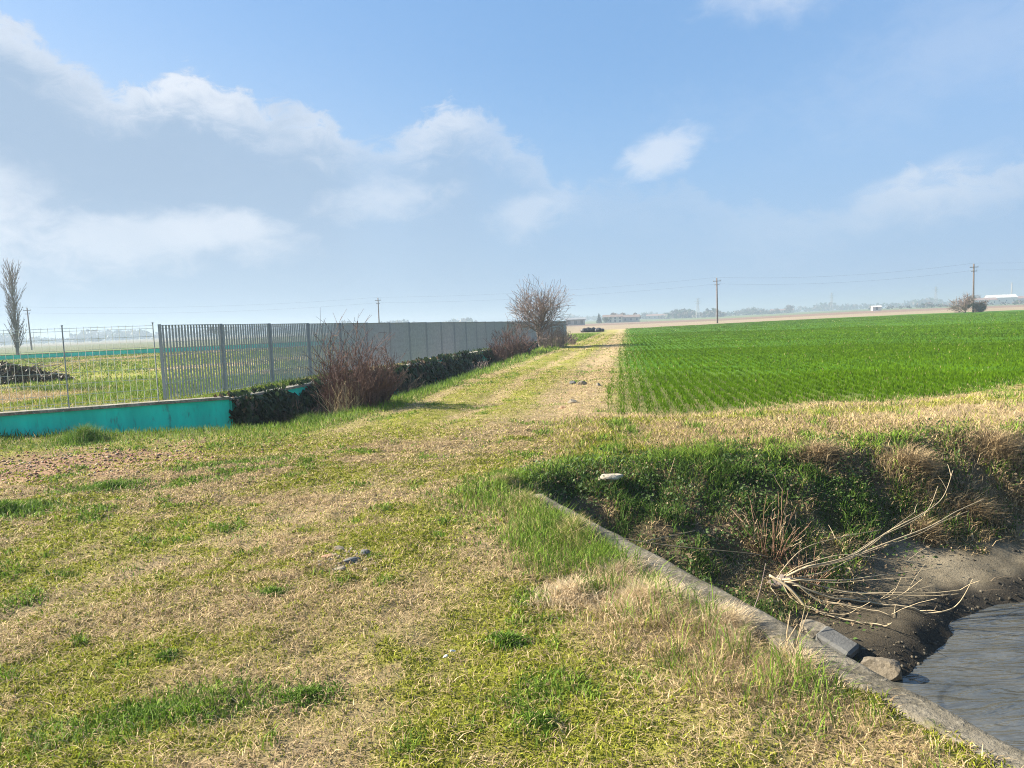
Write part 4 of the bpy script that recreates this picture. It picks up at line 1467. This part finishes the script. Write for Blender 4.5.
def far_tree(name, label, x, y, h_, w_, seed, cols, cone=False, group='distant trees on the horizon'):
    rg = np.random.default_rng(seed)
    r = empty(name, (x, y, h1(x, y)))
    mb = MB(); mb.tube([(0, 0, -.3), (0, 0, h_ * .6)], [h_ * .035, h_ * .015], 6); mb.build('trunk', M_BARK, r)
    Vs = []; Cs = []
    k = 9
    for i in range(k):
        f = i / (k - 1)
        if cone:
            c = (0, 0, h_ * (.12 + .85 * f)); rr = w_ / 2 * (1.05 - f)
            V, C = leaf_cloud(rg, 90, c, rr, rr, h_ * .12, h_ * .05, cols)
        else:
            c = (rg.normal(0, w_ * .22), rg.normal(0, w_ * .22), h_ * (.38 + .45 * rg.random())); rr = w_ * (.2 + .12 * rg.random())
            V, C = leaf_cloud(rg, 80, c, rr, rr, rr * .8, h_ * .045, cols)
        Vs.append(V); Cs.append(C)
    V = np.concatenate(Vs); C = np.concatenate(Cs); n = len(V)
    F = np.arange(n)[:, None] * 4 + np.array([[0, 1, 2, 3]])
    mesh_np('crown', V.reshape(-1, 3), F4=F, colors=np.repeat(C, 4, 0), mat=M_LEAF, parent=r)
    tag(r, label, 'tree', group)
    return r


EVER = np.array([[.02, .04, .018], [.03, .055, .02]])
BARE = np.array([[.12, .095, .08], [.15, .12, .10], [.10, .085, .08]])
for i, (x, y, h_, w_, cone, cols, lab) in enumerate((
        (50.6, 420, 5.2, 3.6, True, EVER, 'dark conifer left of the pale farmhouse'),
        (55, 424, 3.0, 5, False, EVER, 'low dark evergreen between the conifer and the farmhouse'),
        (66, 470, 7.0, 5, False, BARE, 'tall bare grey tree rising behind the farmhouse roof'),
        (72.5, 474, 6.2, 5, False, BARE, 'broad bare tree behind the grey barn'),
        (81, 470, 6.0, 4, False, BARE, 'bare tree at the right end of the grey barn'),
        (58, 444, 3.2, 4, False, EVER, 'small dark shrub tree close to the farmhouse wall'),
        (300, 800, 9, 11, False, BARE, 'larger hazy bare tree on the horizon right of the field pole'),
        (288, 800, 6, 7, False, BARE, 'smaller hazy tree left of the larger hazy bare tree'),
        (445, 720, 11, 13, False, BARE, 'bare tree among the white buildings at the right'),
        (-130, 330, 6.0, 7, False, BARE, 'round grey tree seen above the slatted fence'))):
    far_tree('distant_tree', lab, x, y, h_, w_, 100 + i, cols, cone)


def woodline(name, label, spans, seed):
    rg = np.random.default_rng(seed)
    Vs = []; Cs = []
    for (a0, a1, dd, hmin, hmax, n) in spans:
        ncl = n
        for k in range(ncl):
            a = a0 + (a1 - a0) * rg.random(); d = dd * rg.uniform(.93, 1.07)
            hh = rg.uniform(hmin, hmax) * (.5 + 1.0 * float(vnoise(np.array([a * 60.]), np.array([3.]), seed)[0]))
            x, y = d * math.sin(a), d * math.cos(a)
            z = h1(x, y)
            V, C = leaf_cloud(rg, 26, (x, y, z + hh * .5), hh * .9, hh * .9, hh * .52, hh * .22, np.concatenate([BARE, EVER * 1.3]))
            Vs.append(V); Cs.append(C)
    V = np.concatenate(Vs); C = np.concatenate(Cs); n = len(V)
    F = np.arange(n)[:, None] * 4 + np.array([[0, 1, 2, 3]])
    o = mesh_np(name, V.reshape(-1, 3), F4=F, colors=np.repeat(C, 4, 0), mat=M_LEAF)
    tag(o, label, 'woodland', kind='stuff')


woodline('far_woodland', 'hazy blue band of far-off trees along the horizon', [(-.75, -.05, 950, 4, 9, 420), (-.7, -.1, 700, 1.5, 3, 60), (.08, .80, 1300, 4, 10, 420), (.12, .36, 900, 3, 6, 130), (.2, .29, 760, 4, 7, 50), (.45, .75, 650, 1.5, 3.0, 120)], 77)

# ------------------------------------------------------------------ heaps
def heap_mesh(name, cx, cy, rx, ry, h_, n, cols, seed, parent=None, size=.05, twiggy=False, z0=None):
    rg = np.random.default_rng(seed)
    r = np.sqrt(rg.random(n)); t = rg.random(n) * 6.283
    x = r * np.cos(t) * rx; y = r * np.sin(t) * ry
    prof = (1 - r ** 1.7) * (.65 + .6 * fbm(x, y, 1.2, 3, seed))
    z = h_ * prof * np.sqrt(rg.random(n) * .5 + .5)
    P = np.stack([x + cx, y + cy, z + z0], -1)
    a = rg.normal(size=(n, 3)); a[:, 2] += .3; a /= np.linalg.norm(a, axis=1)[:, None]
    b = np.cross(a, rg.normal(size=(n, 3))); b /= np.linalg.norm(b, axis=1)[:, None]
    S = size * (.5 + rg.random((n, 1)))
    V = np.stack([P + a * S * 1.6, P + b * S * .7, P - a * S * 1.6, P - b * S * .7], 1)
    C = cols[rg.integers(0, len(cols), n)] * (.6 + .8 * rg.random((n, 1)))
    F = np.arange(n)[:, None] * 4 + np.array([[0, 1, 2, 3]])
    return mesh_np(name, V.reshape(-1, 3), F4=F, colors=np.repeat(C, 4, 0), mat=M_LEAF, parent=parent)


hp = empty('brush_heap', (0, 0, 0))
zc = yard_z(23.5)
heap_mesh('soil_mound', -17.2, 23.6, 3.0, 1.9, .68, 9000, np.array([[.05, .045, .03], [.035, .05, .02], [.08, .065, .04]]), 3, hp, .07, z0=zc)
mb = MB(); rg = random.Random(5)
for i in range(120):
    p = Vector((-17.0 + rg.gauss(0, 1.2), 23.5 + rg.gauss(0, .8), zc + rg.uniform(.05, .5)))
    e = p + Vector((rg.gauss(0, .4), rg.gauss(0, .3), rg.uniform(.0, .35)))
    mb.tube([p, e], .010, 4, False)
mb.build('brushwood', M_TWIG, hp)['kind'] = 'stuff'
tag(hp, 'dark heap of soil and brushwood in the fenced yard', 'heap')

M_BLACK = simple('black_plastic', (.018, .018, .022), .45, 0, .5, 3, .3, .3)
bh = empty('plastic_heap', (10.6, 96.5, h1(10.6, 96.5)))
tag(bh, 'low heap of black plastic bundles at the far end of the track', 'heap')
def lump(mb, c, r, seed, squash=.6, nu=10, nv=6):
    rg = random.Random(seed); base = len(mb.v)
    ph = [rg.uniform(0, 6) for _ in range(4)]
    for j in range(nv + 1):
        th = math.pi * j / nv
        for i in range(nu):
            t = 2 * math.pi * i / nu
            k = 1 + .16 * math.sin(2 * t + ph[0]) * math.sin(th) + .12 * math.sin(3 * t + ph[1] + 2 * th) + .08 * math.sin(5 * t + ph[2])
            mb.v.append((c[0] + r[0] * k * math.sin(th) * math.cos(t), c[1] + r[1] * k * math.sin(th) * math.sin(t), c[2] + r[2] * k * math.cos(th)))
    for j in range(nv):
        for i in range(nu):
            i2 = (i + 1) % nu
            mb.f.append((base + j * nu + i, base + (j + 1) * nu + i, base + (j + 1) * nu + i2, base + j * nu + i2))
for i, (dx, s) in enumerate(((-1.0, .55), (-.35, .62), (.3, .6), (.95, .55), (1.45, .42), (-.1, .5), (.7, .45))):
    mb = MB(); lump(mb, (dx, (i % 3) * .4 - .3, s * .42), (s * .75, s * .7, s * .55), 50 + i); mb.build('bundle', M_BLACK, bh, True)

# ------------------------------------------------------------------ stones, block, litter
M_ROCK = simple('pale_rock', (.22, .19, .14), .9, 0, .2, 6, .45, .6)
M_SLATE = simple('grey_block', (.115, .115, .108), .8, 0, .3, 6, .35, .5)
M_BRICK = simple('brick_piece', (.33, .20, .12), .9, 0, .2, 12, .3, .5)
M_WHITE = simple('white_scrap', (.62, .60, .54), .6, 0, .3, 12, .1, .1)


def stone(name, label, x, y, r, mat, seed, rz=0.0, cat='stone', group=None, lift=.35, z=None):
    """an irregular faceted stone, cut by random planes"""
    import bmesh
    rg = random.Random(seed)
    bm = bmesh.new()
    bmesh.ops.create_icosphere(bm, subdivisions=3, radius=1.0)
    cuts = []
    for _ in range(9):
        n_ = Vector((rg.gauss(0, 1), rg.gauss(0, 1), rg.gauss(0, .8))).normalized(); cuts.append((n_, rg.uniform(.55, .85)))
    for v_ in bm.verts:
        for n_, k in cuts:
            dd = v_.co.dot(n_)
            if dd > k: v_.co -= n_ * (dd - k)
        nz = float(vnoise(np.array([v_.co.x * 4 + seed]), np.array([v_.co.y * 4 + v_.co.z * 3]), seed)[0]) - .5
        v_.co *= 1 + .12 * nz
        v_.co = Vector((v_.co.x * r[0], v_.co.y * r[1], v_.co.z * r[2]))
    me = bpy.data.meshes.new(name); bm.to_mesh(me); bm.free()
    me.materials.append(mat)
    o = bpy.data.objects.new(name, me); COL.objects.link(o)
    o.location = (x, y, (h1(x, y) if z is None else z) + r[2] * lift); o.rotation_euler = (rg.uniform(-.15, .15), rg.uniform(-.15, .15), rz)
    tag(o, label, cat, group)
    return o


M_WETROCK = simple('damp_rock', (.135, .112, .078), .7, 0, .4, 6, .5, .7)
stone('rock', 'pale boulder half in the water beside the grey block', 2.74, 5.46, (.17, .115, .10), M_WETROCK, 3, -.7, z=-1.19)
blk = MB(); blk.box((0, 0, 0), (.29, .17, .10), 0, .02)
o = blk.build('concrete_block', M_SLATE); o.location = (2.50, 5.68, -1.045); o.rotation_euler = (rad(14), rad(16), rad(-52))
tag(o, 'tilted grey concrete block lying at the water edge below the wall', 'block')
stone('rock', 'brownish stone behind the tilted grey block', 2.42, 5.93, (.15, .11, .09), M_ROCK, 5, .4)
stone('rock', 'flat earthy stone at the foot of the wall near the block', 2.12, 5.62, (.13, .09, .05), M_ROCK, 6, .9)
stone('rock', 'pale flat stone in the green grass at the bank crest', 1.02, 7.80, (.15, .09, .06), simple('bleached_rock', (.42, .37, .28), .9, 0, .2, 6, .3, .5), 8, .2, z=h1(1.02, 7.80) + .07)
G = 'stones in the track'
for i, (x, y, r, mat, lab) in enumerate((
        (1.72, 17.9, (.13, .09, .09), M_ROCK, 'biggest stone on the right edge of the track by the wheat'),
        (1.52, 18.6, (.11, .09, .07), M_SLATE, 'grey stone just beyond the biggest stone by the wheat'),
        (2.05, 17.6, (.10, .08, .06), M_ROCK, 'small stone right of the biggest stone by the wheat'),
        (1.15, 14.3, (.14, .08, .06), M_ROCK, 'flat pale stone on the track nearer than the biggest stone'),
        (.92, 13.7, (.09, .07, .04), M_BRICK, 'small reddish stone beside the flat pale stone'),
        (-1.30, 4.98, (.06, .035, .012), M_BRICK, 'flat orange brick piece in the foreground stone patch'),
        (-1.13, 4.90, (.07, .05, .018), M_SLATE, 'flat grey stone in the middle of the foreground patch'),
        (-1.08, 5.08, (.06, .04, .018), M_SLATE, 'grey stone at the back of the foreground patch'),
        (-1.28, 5.16, (.05, .04, .015), M_ROCK, 'pale stone at the back left of the foreground patch'),
        (-1.20, 4.76, (.06, .035, .014), M_ROCK, 'pale stone at the front of the foreground patch'))):
    stone('stone', lab, x, y, r, mat, 60 + i, i * .7, group=G, lift=.15 if y > 10 else .45)
for i, (x, y) in enumerate(((-.345, 3.53), (-.375, 3.47))):
    stone('paper_scrap', ['rear one of two white scraps in the foreground grass', 'nearer of two white scraps in the foreground grass'][i], x, y, (.016, .011, .006), M_WHITE, 80 + i, i, 'litter', 'white scraps', lift=3.0)


n = 150
x = -1.19 + RNG.normal(0, .13, n); y = 4.95 + RNG.normal(0, .11, n)
o = pebbles('gravel', x, y, .006 + .018 * RNG.random(n) ** 2, np.array([.24, .21, .165]) * (.6 + .8 * RNG.random((n, 1))), M_STONE_ATTR, .45)
tag(o, 'small patch of grey gravel bits among the flat stones in the foreground', 'gravel', kind='stuff')

# ------------------------------------------------------------------ grass clumps one can count
def clump(label, x, y, rx, ry, n, L, cols, tl=(.2, .9), dry=.05, group='dark green clumps in the foreground', name='grass_clump', wid=.005):
    q = np.abs(RNG.normal(0, .52, n)); t_ = RNG.random(n) * 6.283
    q = np.minimum(q * (.6 + .8 * vnoise(np.cos(t_) * 2 + x * 9, np.sin(t_) * 2 + y * 9, 5)), 1.5)
    px, py = x + q * np.cos(t_) * rx, y + q * np.sin(t_) * ry
    z = height(px, py)
    r = RNG.random((n, 1))
    c = cols[0] * (1 - r) + cols[1] * r
    d_ = RNG.random(n) < dry
    c[d_] = STRAW * (.7 + .5 * RNG.random((d_.sum(), 1)))
    o = blades(name, px, py, z, L * (1 - .40 * np.minimum(q, 1.3)) * (.5 + .7 * RNG.random(n)), wid * (.6 + .8 * RNG.random(n)), tl[0] + (tl[1] - tl[0]) * RNG.random(n), c, M_BLADE)
    tag(o, label, 'grass clump', group)


DG = (np.array([.055, .12, .014]), np.array([.17, .27, .03]))
LG = (np.array([.06, .14, .015]), np.array([.16, .26, .03]))
for a in (('wide flat dark green clump in the foreground left of centre', -.98, 3.18, .22, .11, 1300, .042),
          ('round dark green clump right of the white scraps', -.06, 3.60, .13, .10, 900, .055),
          ('small dark green clump left of the foreground stones', -1.50, 4.38, .12, .09, 600, .050),
          ('broad dark green clump at the lower left corner', -1.62, 3.08, .32, .14, 1100, .042),
          ('tiny green clump at the bottom centre of the picture', .07, 2.86, .10, .07, 450, .042),
          ('small pale green weed rosette left of the dark clumps', -1.78, 3.58, .07, .05, 250, .05),
          ('dark green tussock at the left edge by the bare ground', -4.75, 6.75, .42, .28, 1800, .13),
          ('thin dark clump along the dry patch at the left', -4.3, 7.75, .35, .22, 1000, .10)):
    clump(*a, DG, wid=.008)
clump('bright green tussock against the foot of the teal wall', -6.85, 11.7, .40, .35, 1800, .30, LG, group='tussocks by the walls')
clump('green tussock by the end of the teal wall', -4.7, 13.1, .6, .35, 1800, .26, LG, group='tussocks by the walls')
clump('long grass on the ditch edge before the red-brown bush', -3.75, 13.2, .5, .35, 1600, .28, DG, group='tussocks by the walls')

# fluffy dead straw tufts over the headwall edge and bank
SC = (STRAW * .85, np.array([.68, .55, .37]))
for lab, x, y, rx, ry, n_, L in (('pale dead grass tuft in the foreground beside the canal wall', .72, 3.95, .30, .34, 5200, .16),
                        ('dead grass tuft further along the canal wall', .62, 4.45, .24, .28, 3200, .16),
                        ('dead grass tuft leaning over the wall nearest the camera', 1.22, 3.15, .13, .28, 1200, .12),
                        ('dead grass tuft hanging over the wall edge above the rocks', 1.05, 3.62, .19, .30, 3000, .14),
                        ('low dead grass mat between the green tussocks and the foreground', .30, 4.15, .30, .26, 2600, .11)):
    clump(lab, x, y, rx, ry, n_, L, SC, (.35, 1.5), .0, 'dead grass tufts by the canal', 'dead_grass_tuft', .004)
for lab, x, y, rx, ry, n_, L in (('tall green tussock behind the canal wall, nearest of the green ones', .40, 5.2, .20, .5, 2200, .17),
                        ('tall green tussock at the far end of the canal wall', .08, 6.25, .24, .45, 2200, .15),
                        ('green tussock on the crest beyond the end of the canal wall', -.12, 7.2, .26, .25, 900, .13)):
    clump(lab, x, y, rx, ry, n_, L, (np.array([.10, .15, .02]), np.array([.27, .28, .07])), (.2, 1.0), .30, 'green tussocks along the canal wall', 'grass_tussock', .005)
for lab, x, y, rx, ry, n_, L in (('brown dead tussock on the canal bank under the right crest', 4.55, 8.35, .45, .3, 1900, .30),
                        ('brown dead tussock on the crest above the bent stems', 3.55, 8.5, .5, .25, 1700, .26),
                        ('brown dead tussock at the right edge of the canal bank', 5.75, 8.75, .5, .3, 1900, .32),
                        ('pale dead grass hanging low over the mud at the right', 5.05, 8.05, .45, .22, 1600, .26),
                        ('pale dead grass hanging over the mud below the bent stem tips', 4.35, 7.75, .35, .2, 1300, .22),
                        ('dead grass clump low on the bank near the right edge', 5.9, 8.3, .4, .22, 1400, .26)):
    clump(lab, x, y, rx, ry, n_, L, (STRAW_D * .8, STRAW * .9), (.4, 1.5), 0, 'dead tussocks on the far bank', 'dead_grass_tuft', .008)

# ------------------------------------------------------------------ coppiced willow leaning into the canal
wl_ = empty('willow_stool', (2.35, 6.6, h1(2.35, 6.6)))
tag(wl_, 'cut willow stool with long pale stems bending over the canal mud', 'shrub')
STEMS = dict(
    a=[(2.26, 6.5, -0.77), (2.4, 6.38, -0.86), (2.56, 6.26, -1.06), (2.74, 6.14, -1.12), (2.97, 6.02, -1.10), (3.05, 5.9, -0.99)],
    b=[(2.44, 6.5, -0.84), (2.72, 6.43, -0.95), (3.14, 6.37, -1.06), (3.41, 6.3, -1.09), (3.67, 6.23, -1.05), (3.77, 6.17, -0.95), (3.84, 6.1, -0.72)],
    c=[(2.48, 6.5, -0.81), (2.88, 6.45, -0.92), (3.22, 6.4, -0.93), (3.61, 6.35, -0.93), (3.88, 6.3, -0.89)],
    d=[(2.51, 6.5, -0.81), (2.92, 6.53, -0.85), (3.3, 6.57, -0.83), (3.82, 6.6, -0.8)],
    e=[(2.54, 6.5, -0.72), (2.98, 6.66, -0.71), (3.43, 6.82, -0.63), (3.97, 6.98, -0.52), (4.32, 7.14, -0.43), (4.69, 7.3, -0.36)],
    f=[(2.6, 6.5, -0.7), (3.06, 6.64, -0.66), (3.47, 6.78, -0.49), (3.87, 6.92, -0.37), (4.14, 7.06, -0.26), (4.32, 7.2, -0.03)],
    g=[(2.51, 6.5, -0.86), (2.68, 6.4, -1.0), (2.93, 6.3, -1.09), (3.12, 6.2, -1.07), (3.24, 6.1, -0.96)],
    h=[(2.40, 6.62, -0.78), (2.62, 6.68, -0.60), (3.0, 6.85, -0.56), (3.62, 7.2, -0.60)],
    i=[(2.50, 6.5, -0.80), (2.81, 6.55, -0.76), (3.17, 6.67, -0.64), (3.53, 6.83, -0.48), (3.85, 7.0, -0.37)],
    j=[(2.52, 6.55, -0.72), (2.93, 6.55, -0.62), (3.41, 6.6, -0.71), (3.72, 6.7, -0.76), (3.9, 6.8, -0.74)],
    k=[(3.06, 6.5, -1.05), (3.29, 6.35, -0.97), (3.47, 6.2, -0.74)],
    l=[(2.35, 6.5, -0.8), (2.41, 6.4, -0.95), (2.49, 6.3, -0.98)],
    m=[(2.26, 6.5, -0.93), (2.28, 6.4, -1.04), (2.26, 6.3, -1.08)])
RAD = dict(a=.017, b=.015, c=.012, d=.011, e=.014, f=.011, g=.011, h=.007, i=.008, j=.006, k=.006, l=.008, m=.007)
rg = random.Random(3)


def smooth_path(P, k=5):
    P = [Vector(p) for p in P]
    out = []
    for i in range(len(P) - 1):
        p0, p1, p2, p3 = P[max(i - 1, 0)], P[i], P[i + 1], P[min(i + 2, len(P) - 1)]
        for j in range(k):
            t = j / k
            out.append(.5 * ((2 * p1) + (p2 - p0) * t + (2 * p0 - 5 * p1 + 4 * p2 - p3) * t * t + (3 * p1 - p0 - 3 * p2 + p3) * t ** 3))
    out.append(P[-1])
    return out


for k_ in list('abcdefgk'):
    for q_ in range(1):
        o1 = Vector((rg.gauss(0, .02), rg.gauss(0, .02), 0)); f_ = rg.uniform(.55, .95); sw = rg.gauss(0, .10)
        P0 = Vector(STEMS[k_][0])
        STEMS[k_ + str(q_)] = [tuple(P0 + o1 + Vector(((p[0] - P0.x) * f_, (p[1] - P0.y) * f_ + sw * (p[0] - P0.x), (p[2] - P0.z) * f_ + abs(sw) * .12 * (p[0] - P0.x)))) for p in STEMS[k_]]
        RAD[k_ + str(q_)] = RAD[k_] * rg.uniform(.4, .65)
for k_, P in STEMS.items():
    pts = [p - wl_.location for p in smooth_path(P, 7)]
    pts.insert(0, pts[0] * .6 + (pts[0] - pts[3]) * .3)
    n_ = len(pts); R = RAD[k_] * .74
    for p in pts:
        gz = h1(p.x + wl_.location.x, p.y + wl_.location.y) + .02 - wl_.location.z
        p.z = max(p.z, gz)
    mb = MB(); mb.tube(pts, [max(.0025, R * (1 - .75 * i / n_)) for i in range(n_)], 7)
    for _ in range(2 if len(k_) == 1 else 0):
        i = rg.randrange(n_ // 3, n_); d = (pts[i] - pts[i - 1]).normalized()
        e = (d + Vector((rg.gauss(0, .5), rg.gauss(0, .5), rg.gauss(.1, .4)))).normalized() * rg.uniform(.1, .3)
        mb.tube([pts[i], pts[i] + e * .5 + Vector((0, 0, .01)), pts[i] + e], [.003, .0025, .0018], 4, False)
    mb.build('stem', M_PALESTEM, wl_, True)
mb = MB(); lump(mb, (0, .0, -.02), (.12, .10, .06), 9); lump(mb, (.1, .08, -.01), (.1, .1, .06), 10); mb.build('stump', M_BARK, wl_, True)

shrub('willow_stool', 'cluster of short upright reddish shoots behind the bent pale stems', (2.46, 7.05, h1(2.46, 7.05)), 44, .72, .22, .20, simple('reddish_shoots', (.22, .135, .085), .8, 0, .2, 5, .4, 0), 91, .55, .003, 1, r0=.005,
      second=M_STRAWSTEM)
shrub('willow_stool', 'smaller tuft of brownish shoots right beside the bent pale stems', (2.66, 6.75, h1(2.66, 6.75)), 34, .38, .22, .18, simple('brown_shoots', (.23, .14, .09), .8, 0, .2, 5, .4, 0), 92, .8, .003, 1, r0=.005,
      second=M_STRAWSTEM)


def stalk(label, pts, r=.005, name='dry_stalk', mat=M_STRAWSTEM, group='loose dry stalks by the canal'):
    mb = MB(); P = smooth_path(pts); mb.tube(P, [r * (1 - .6 * i / len(P)) for i in range(len(P))], 5)
    tag(mb.build(name, mat, smooth=True), label, 'stalk', group)


stalk('long thin straw stalk stretched from the wall across to the willow', [(.70, 6.2, -.23), (.85, 6.2, -.27), (1.29, 6.2, -.36), (2.01, 6.3, -.49), (2.2, 6.35, -.55)], .006)
stalk('short straw stalk sticking out from the canal wall', [(.95, 5.35, -.05), (1.15, 5.6, -.10), (1.42, 5.8, -.12)], .005)
stalk('thin stalk leaning up the bank above the long straw', [(1.6, 7.9, -.45), (1.66, 7.95, -.2), (1.75, 8.0, .05)], .005)
stalk('grey stick standing between the wall and the willow', [(1.75, 5.7, -.95), (1.93, 5.85, -.72), (2.05, 6.0, -.48)], .005, mat=M_TWIG)
rs = random.Random(9)
tw = empty('reed_tuft', (1.25, 3.22, h1(1.2, 3.22)))
mb = MB()
for i in range(9):
    p = Vector((rs.gauss(-.06, .05), rs.gauss(0, .08), -.02)); e = p + Vector((rs.gauss(.05, .05), rs.gauss(0, .06), rs.uniform(.12, .26)))
    mb.tube([p, p.lerp(e, .5) + Vector((rs.gauss(0, .01), 0, .01)), e], [.004, .0035, .0015], 4, False)
mb.build('stalks', M_STRAWSTEM, tw)
mb = MB()
for i in range(4):
    p = Vector((rs.gauss(-.05, .05), rs.gauss(0, .06), 0)); e = p + Vector((.05, .05, .12))
    mb.poly([p, p.lerp(e, .5) + Vector((.006, 0, 0)), e, p.lerp(e, .5) - Vector((.006, 0, 0))])
mb.build('dry_leaf', M_STRAWSTEM, tw)
tag(tw, 'small upright tuft of dry reed stalks at the edge of the wall cap', 'reed')

# ------------------------------------------------------------------ hazy air
m, t, out = mat_new('hazy_air')
pv = t.new('ShaderNodeVolumePrincipled')
pv.inputs['Color'].default_value = (.37, .465, .565, 1)
pv.inputs['Density'].default_value = .0011
pv.inputs['Anisotropy'].default_value = .2
t.l.new(pv.outputs[0], out.inputs['Volume'])
mb = MB(); mb.box((0, 1480, (24 - 3.0) / 2), (6100, 3100, 27))
o = mb.build('haze', m)
tag(o, 'pale haze over the far fields', 'haze', kind='stuff')
